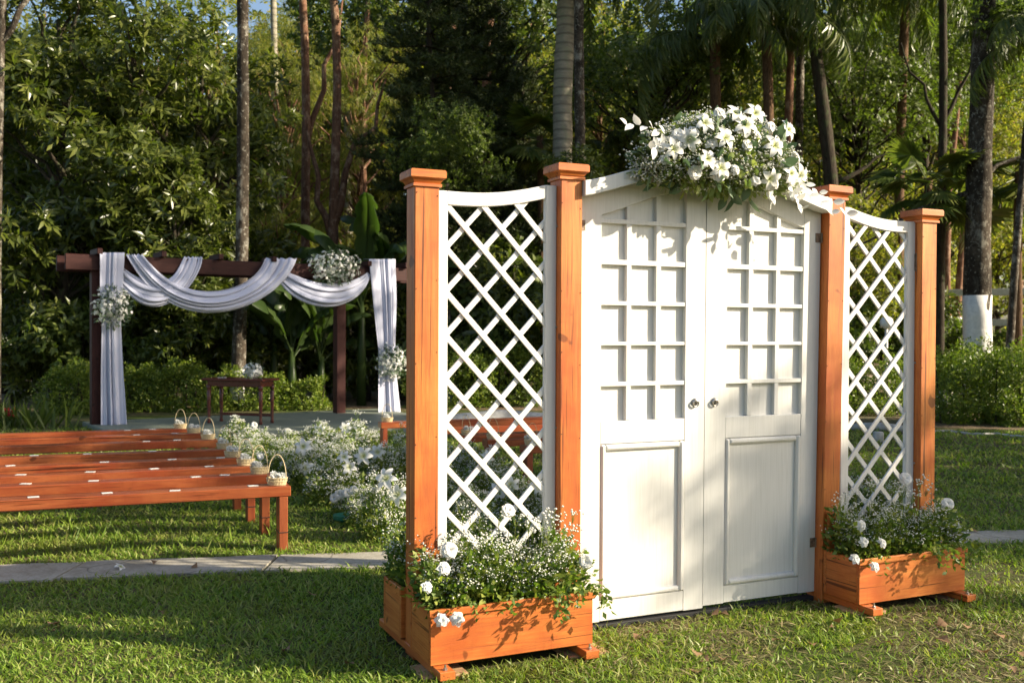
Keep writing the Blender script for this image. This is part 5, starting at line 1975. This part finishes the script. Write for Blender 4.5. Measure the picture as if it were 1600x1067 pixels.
# ------------------------------------------------------------------ grass
def grass():
    rng = np.random.default_rng(9)
    parts = []
    def zone(y0, y1, dens, hl, wd):
        xw = lambda y: .62 * y + .6
        area = (xw(y0) + xw(y1)) * (y1 - y0)
        n = int(area * dens)
        y = rng.uniform(y0, y1, n)
        x = rng.uniform(-1, 1, n) * xw(y)
        big = np.sin(x * 1.7 + 1) * np.cos(y * 2.1) + .6 * np.sin(x * 4.1 + y * 3.3) + .5 * np.sin(x * 9 - y * 7)
        bare = (big > -.05) & (x > .2) & (y < 6.6)
        eg = .012 * np.sin(x * 23) + .018 * np.sin(x * 7.3 + 1) + rng.normal(0, .012, n)
        keep = ~((y > path_lo(x) + .012 + eg) & (y < path_hi(x) - .012 + eg))
        keep &= ~(bare & (rng.uniform(0, 1, n) < .75))
        # clear of planters and door threshold
        dx, dy = x - G0[0], y - G0[1]
        s = dx * math.cos(TH) + dy * math.sin(TH); v = -dx * math.sin(TH) + dy * math.cos(TH)
        for (a, b) in ((-.02, .79), (2.425, 3.215)):
            keep &= ~((s > a - .0) & (s < b) & (v > -.27) & (v < .40))
        q = np.array([x - PA.x, y - PA.y]); lx = q[0] * math.cos(PANG) + q[1] * math.sin(PANG); ly = -q[0] * math.sin(PANG) + q[1] * math.cos(PANG)
        keep &= ~((lx > -.1) & (lx < PLEN + 1) & (ly > -2.75) & (ly < .55))
        x, y, big = x[keep], y[keep], big[keep]
        n = len(x)
        P = np.stack([x, y, np.full(n, -.002)], 1)
        an = rng.uniform(0, 2 * PI, n)
        lean = rng.uniform(.4, 2.0, n)
        D = np.stack([np.cos(an) * lean, np.sin(an) * lean, np.ones(n)], 1)
        L = hl * rng.uniform(.5, 1.25, n) * (1 - .18 * np.clip(big, -1, 1))
        tm = (np.array([[0, .5, 0], [0, -.5, 0], [.55, .42, .02], [.55, -.42, .02], [1, 0, -.22]]), np.array([[0, 1, 3], [0, 3, 2], [2, 3, 4]]))
        up = np.array([0, 0, 1.0]) + rng.normal(0, .35, (n, 3))
        parts.append(leaves(P, D, up, L, tm, wd * rng.uniform(.7, 1.2, n) / L))
    zone(3.9, 5.6, 5600, .052, .0074)
    zone(5.6, 7.4, 3500, .052, .0084)
    zone(7.4, 10.0, 1500, .056, .0112)
    zone(10.0, 15.5, 420, .07, .016)
    return npmesh('grass', *join(parts), 'grass')


def dry_grass():
    rng = np.random.default_rng(19)
    n = 26000
    x, y = rng.uniform(.1, 3.6, n), rng.uniform(4.0, 6.3, n)
    m_ = np.sin(x * 2.3 + .5) * np.cos(y * 2.6) + .6 * np.sin(x * 5.1 - y * 3.3)
    k = rng.uniform(-1, 1.2, n) < m_ + .3
    dx, dy = x - G0[0], y - G0[1]
    v = -dx * math.sin(TH) + dy * math.cos(TH); u_ = dx * math.cos(TH) + dy * math.sin(TH)
    k &= ~((u_ > 2.42) & (v > -.27)) & ~((u_ < .8) & (v > -.27))
    x, y = x[k], y[k]; n = len(x)
    an = rng.uniform(0, 2 * PI, n)
    D = np.stack([np.cos(an), np.sin(an), rng.uniform(.05, .6, n)], 1)
    return npmesh('dry_grass', *leaves(np.stack([x, y, np.full(n, .004)], 1), D, np.array([0, 0, 1.0]) + rng.normal(0, .3, (n, 3)), rng.uniform(.03, .08, n), STRIP, 1.1), 'drygrass')


tag(link('dry_grass', dry_grass()), 'straw coloured dry grass lying on the worn lawn before the doors', 'grass', kind='stuff')
tag(link('grass', grass()), 'short green lawn grass', 'grass', kind='stuff')
# taller seed grass under the front bench
rngt = np.random.default_rng(10)
n = 130
P = np.stack([rngt.uniform(-3.6, -1.7, n), rngt.uniform(6.7, 7.6, n), np.zeros(n)], 1)
tag(link('tall_grass', npmesh('tall_grass', *leaves(P, np.stack([rngt.normal(0, .35, n), rngt.normal(0, .35, n), np.ones(n)], 1), rngt.normal(size=(n, 3)), rngt.uniform(.07, .15, n), STRIP), 'grass')),
    'taller thin grass blades under the front bench', 'grass', kind='stuff')

# fallen leaves
dl = [npmesh('fallen_leaf', *leaves(np.zeros((1, 3)), np.array([[1.0, 0, .05]]), np.array([[0, .1, 1.0]]), np.array([.075]), (LEAFW[0] * np.array([1, 1.2, w]), LEAFW[1])), 'deadleaf') for w in (3.0, -2.0)]
rd = random.Random(21)
spots = [(rd.uniform(1000, 1600), rd.uniform(965, 1060)) for _ in range(22)] + [(rd.uniform(0, 600), rd.uniform(905, 1060)) for _ in range(6)] + [(490, 800), (735, 866), (1530, 835), (240, 888), (300, 893), (1470, 830)]
for (px, py) in spots:
    p = gr(px, py)
    o = link('fallen_leaf', rd.choice(dl), None, (p[0], p[1], .028), (rd.uniform(-.3, .3), rd.uniform(-.3, .3), rd.uniform(0, 6)), rd.uniform(.7, 1.25))
    zone_ = 'on the path' if py < 900 and px < 600 else ('on the lawn left of the gate' if px < 900 else ('by the path right of the gate' if py < 900 else 'on the worn lawn in front of the doors'))
    tag(o, 'dry brown fallen leaf lying ' + zone_, 'leaf', 'fallen leaves ' + zone_)
p = gr(188, 893)
o = link('fallen_flower', LILY[0], None, (p[0], p[1], .03), (.5, .3, 1), .55)
tag(o, 'small white flower head dropped on the concrete path', 'flower')
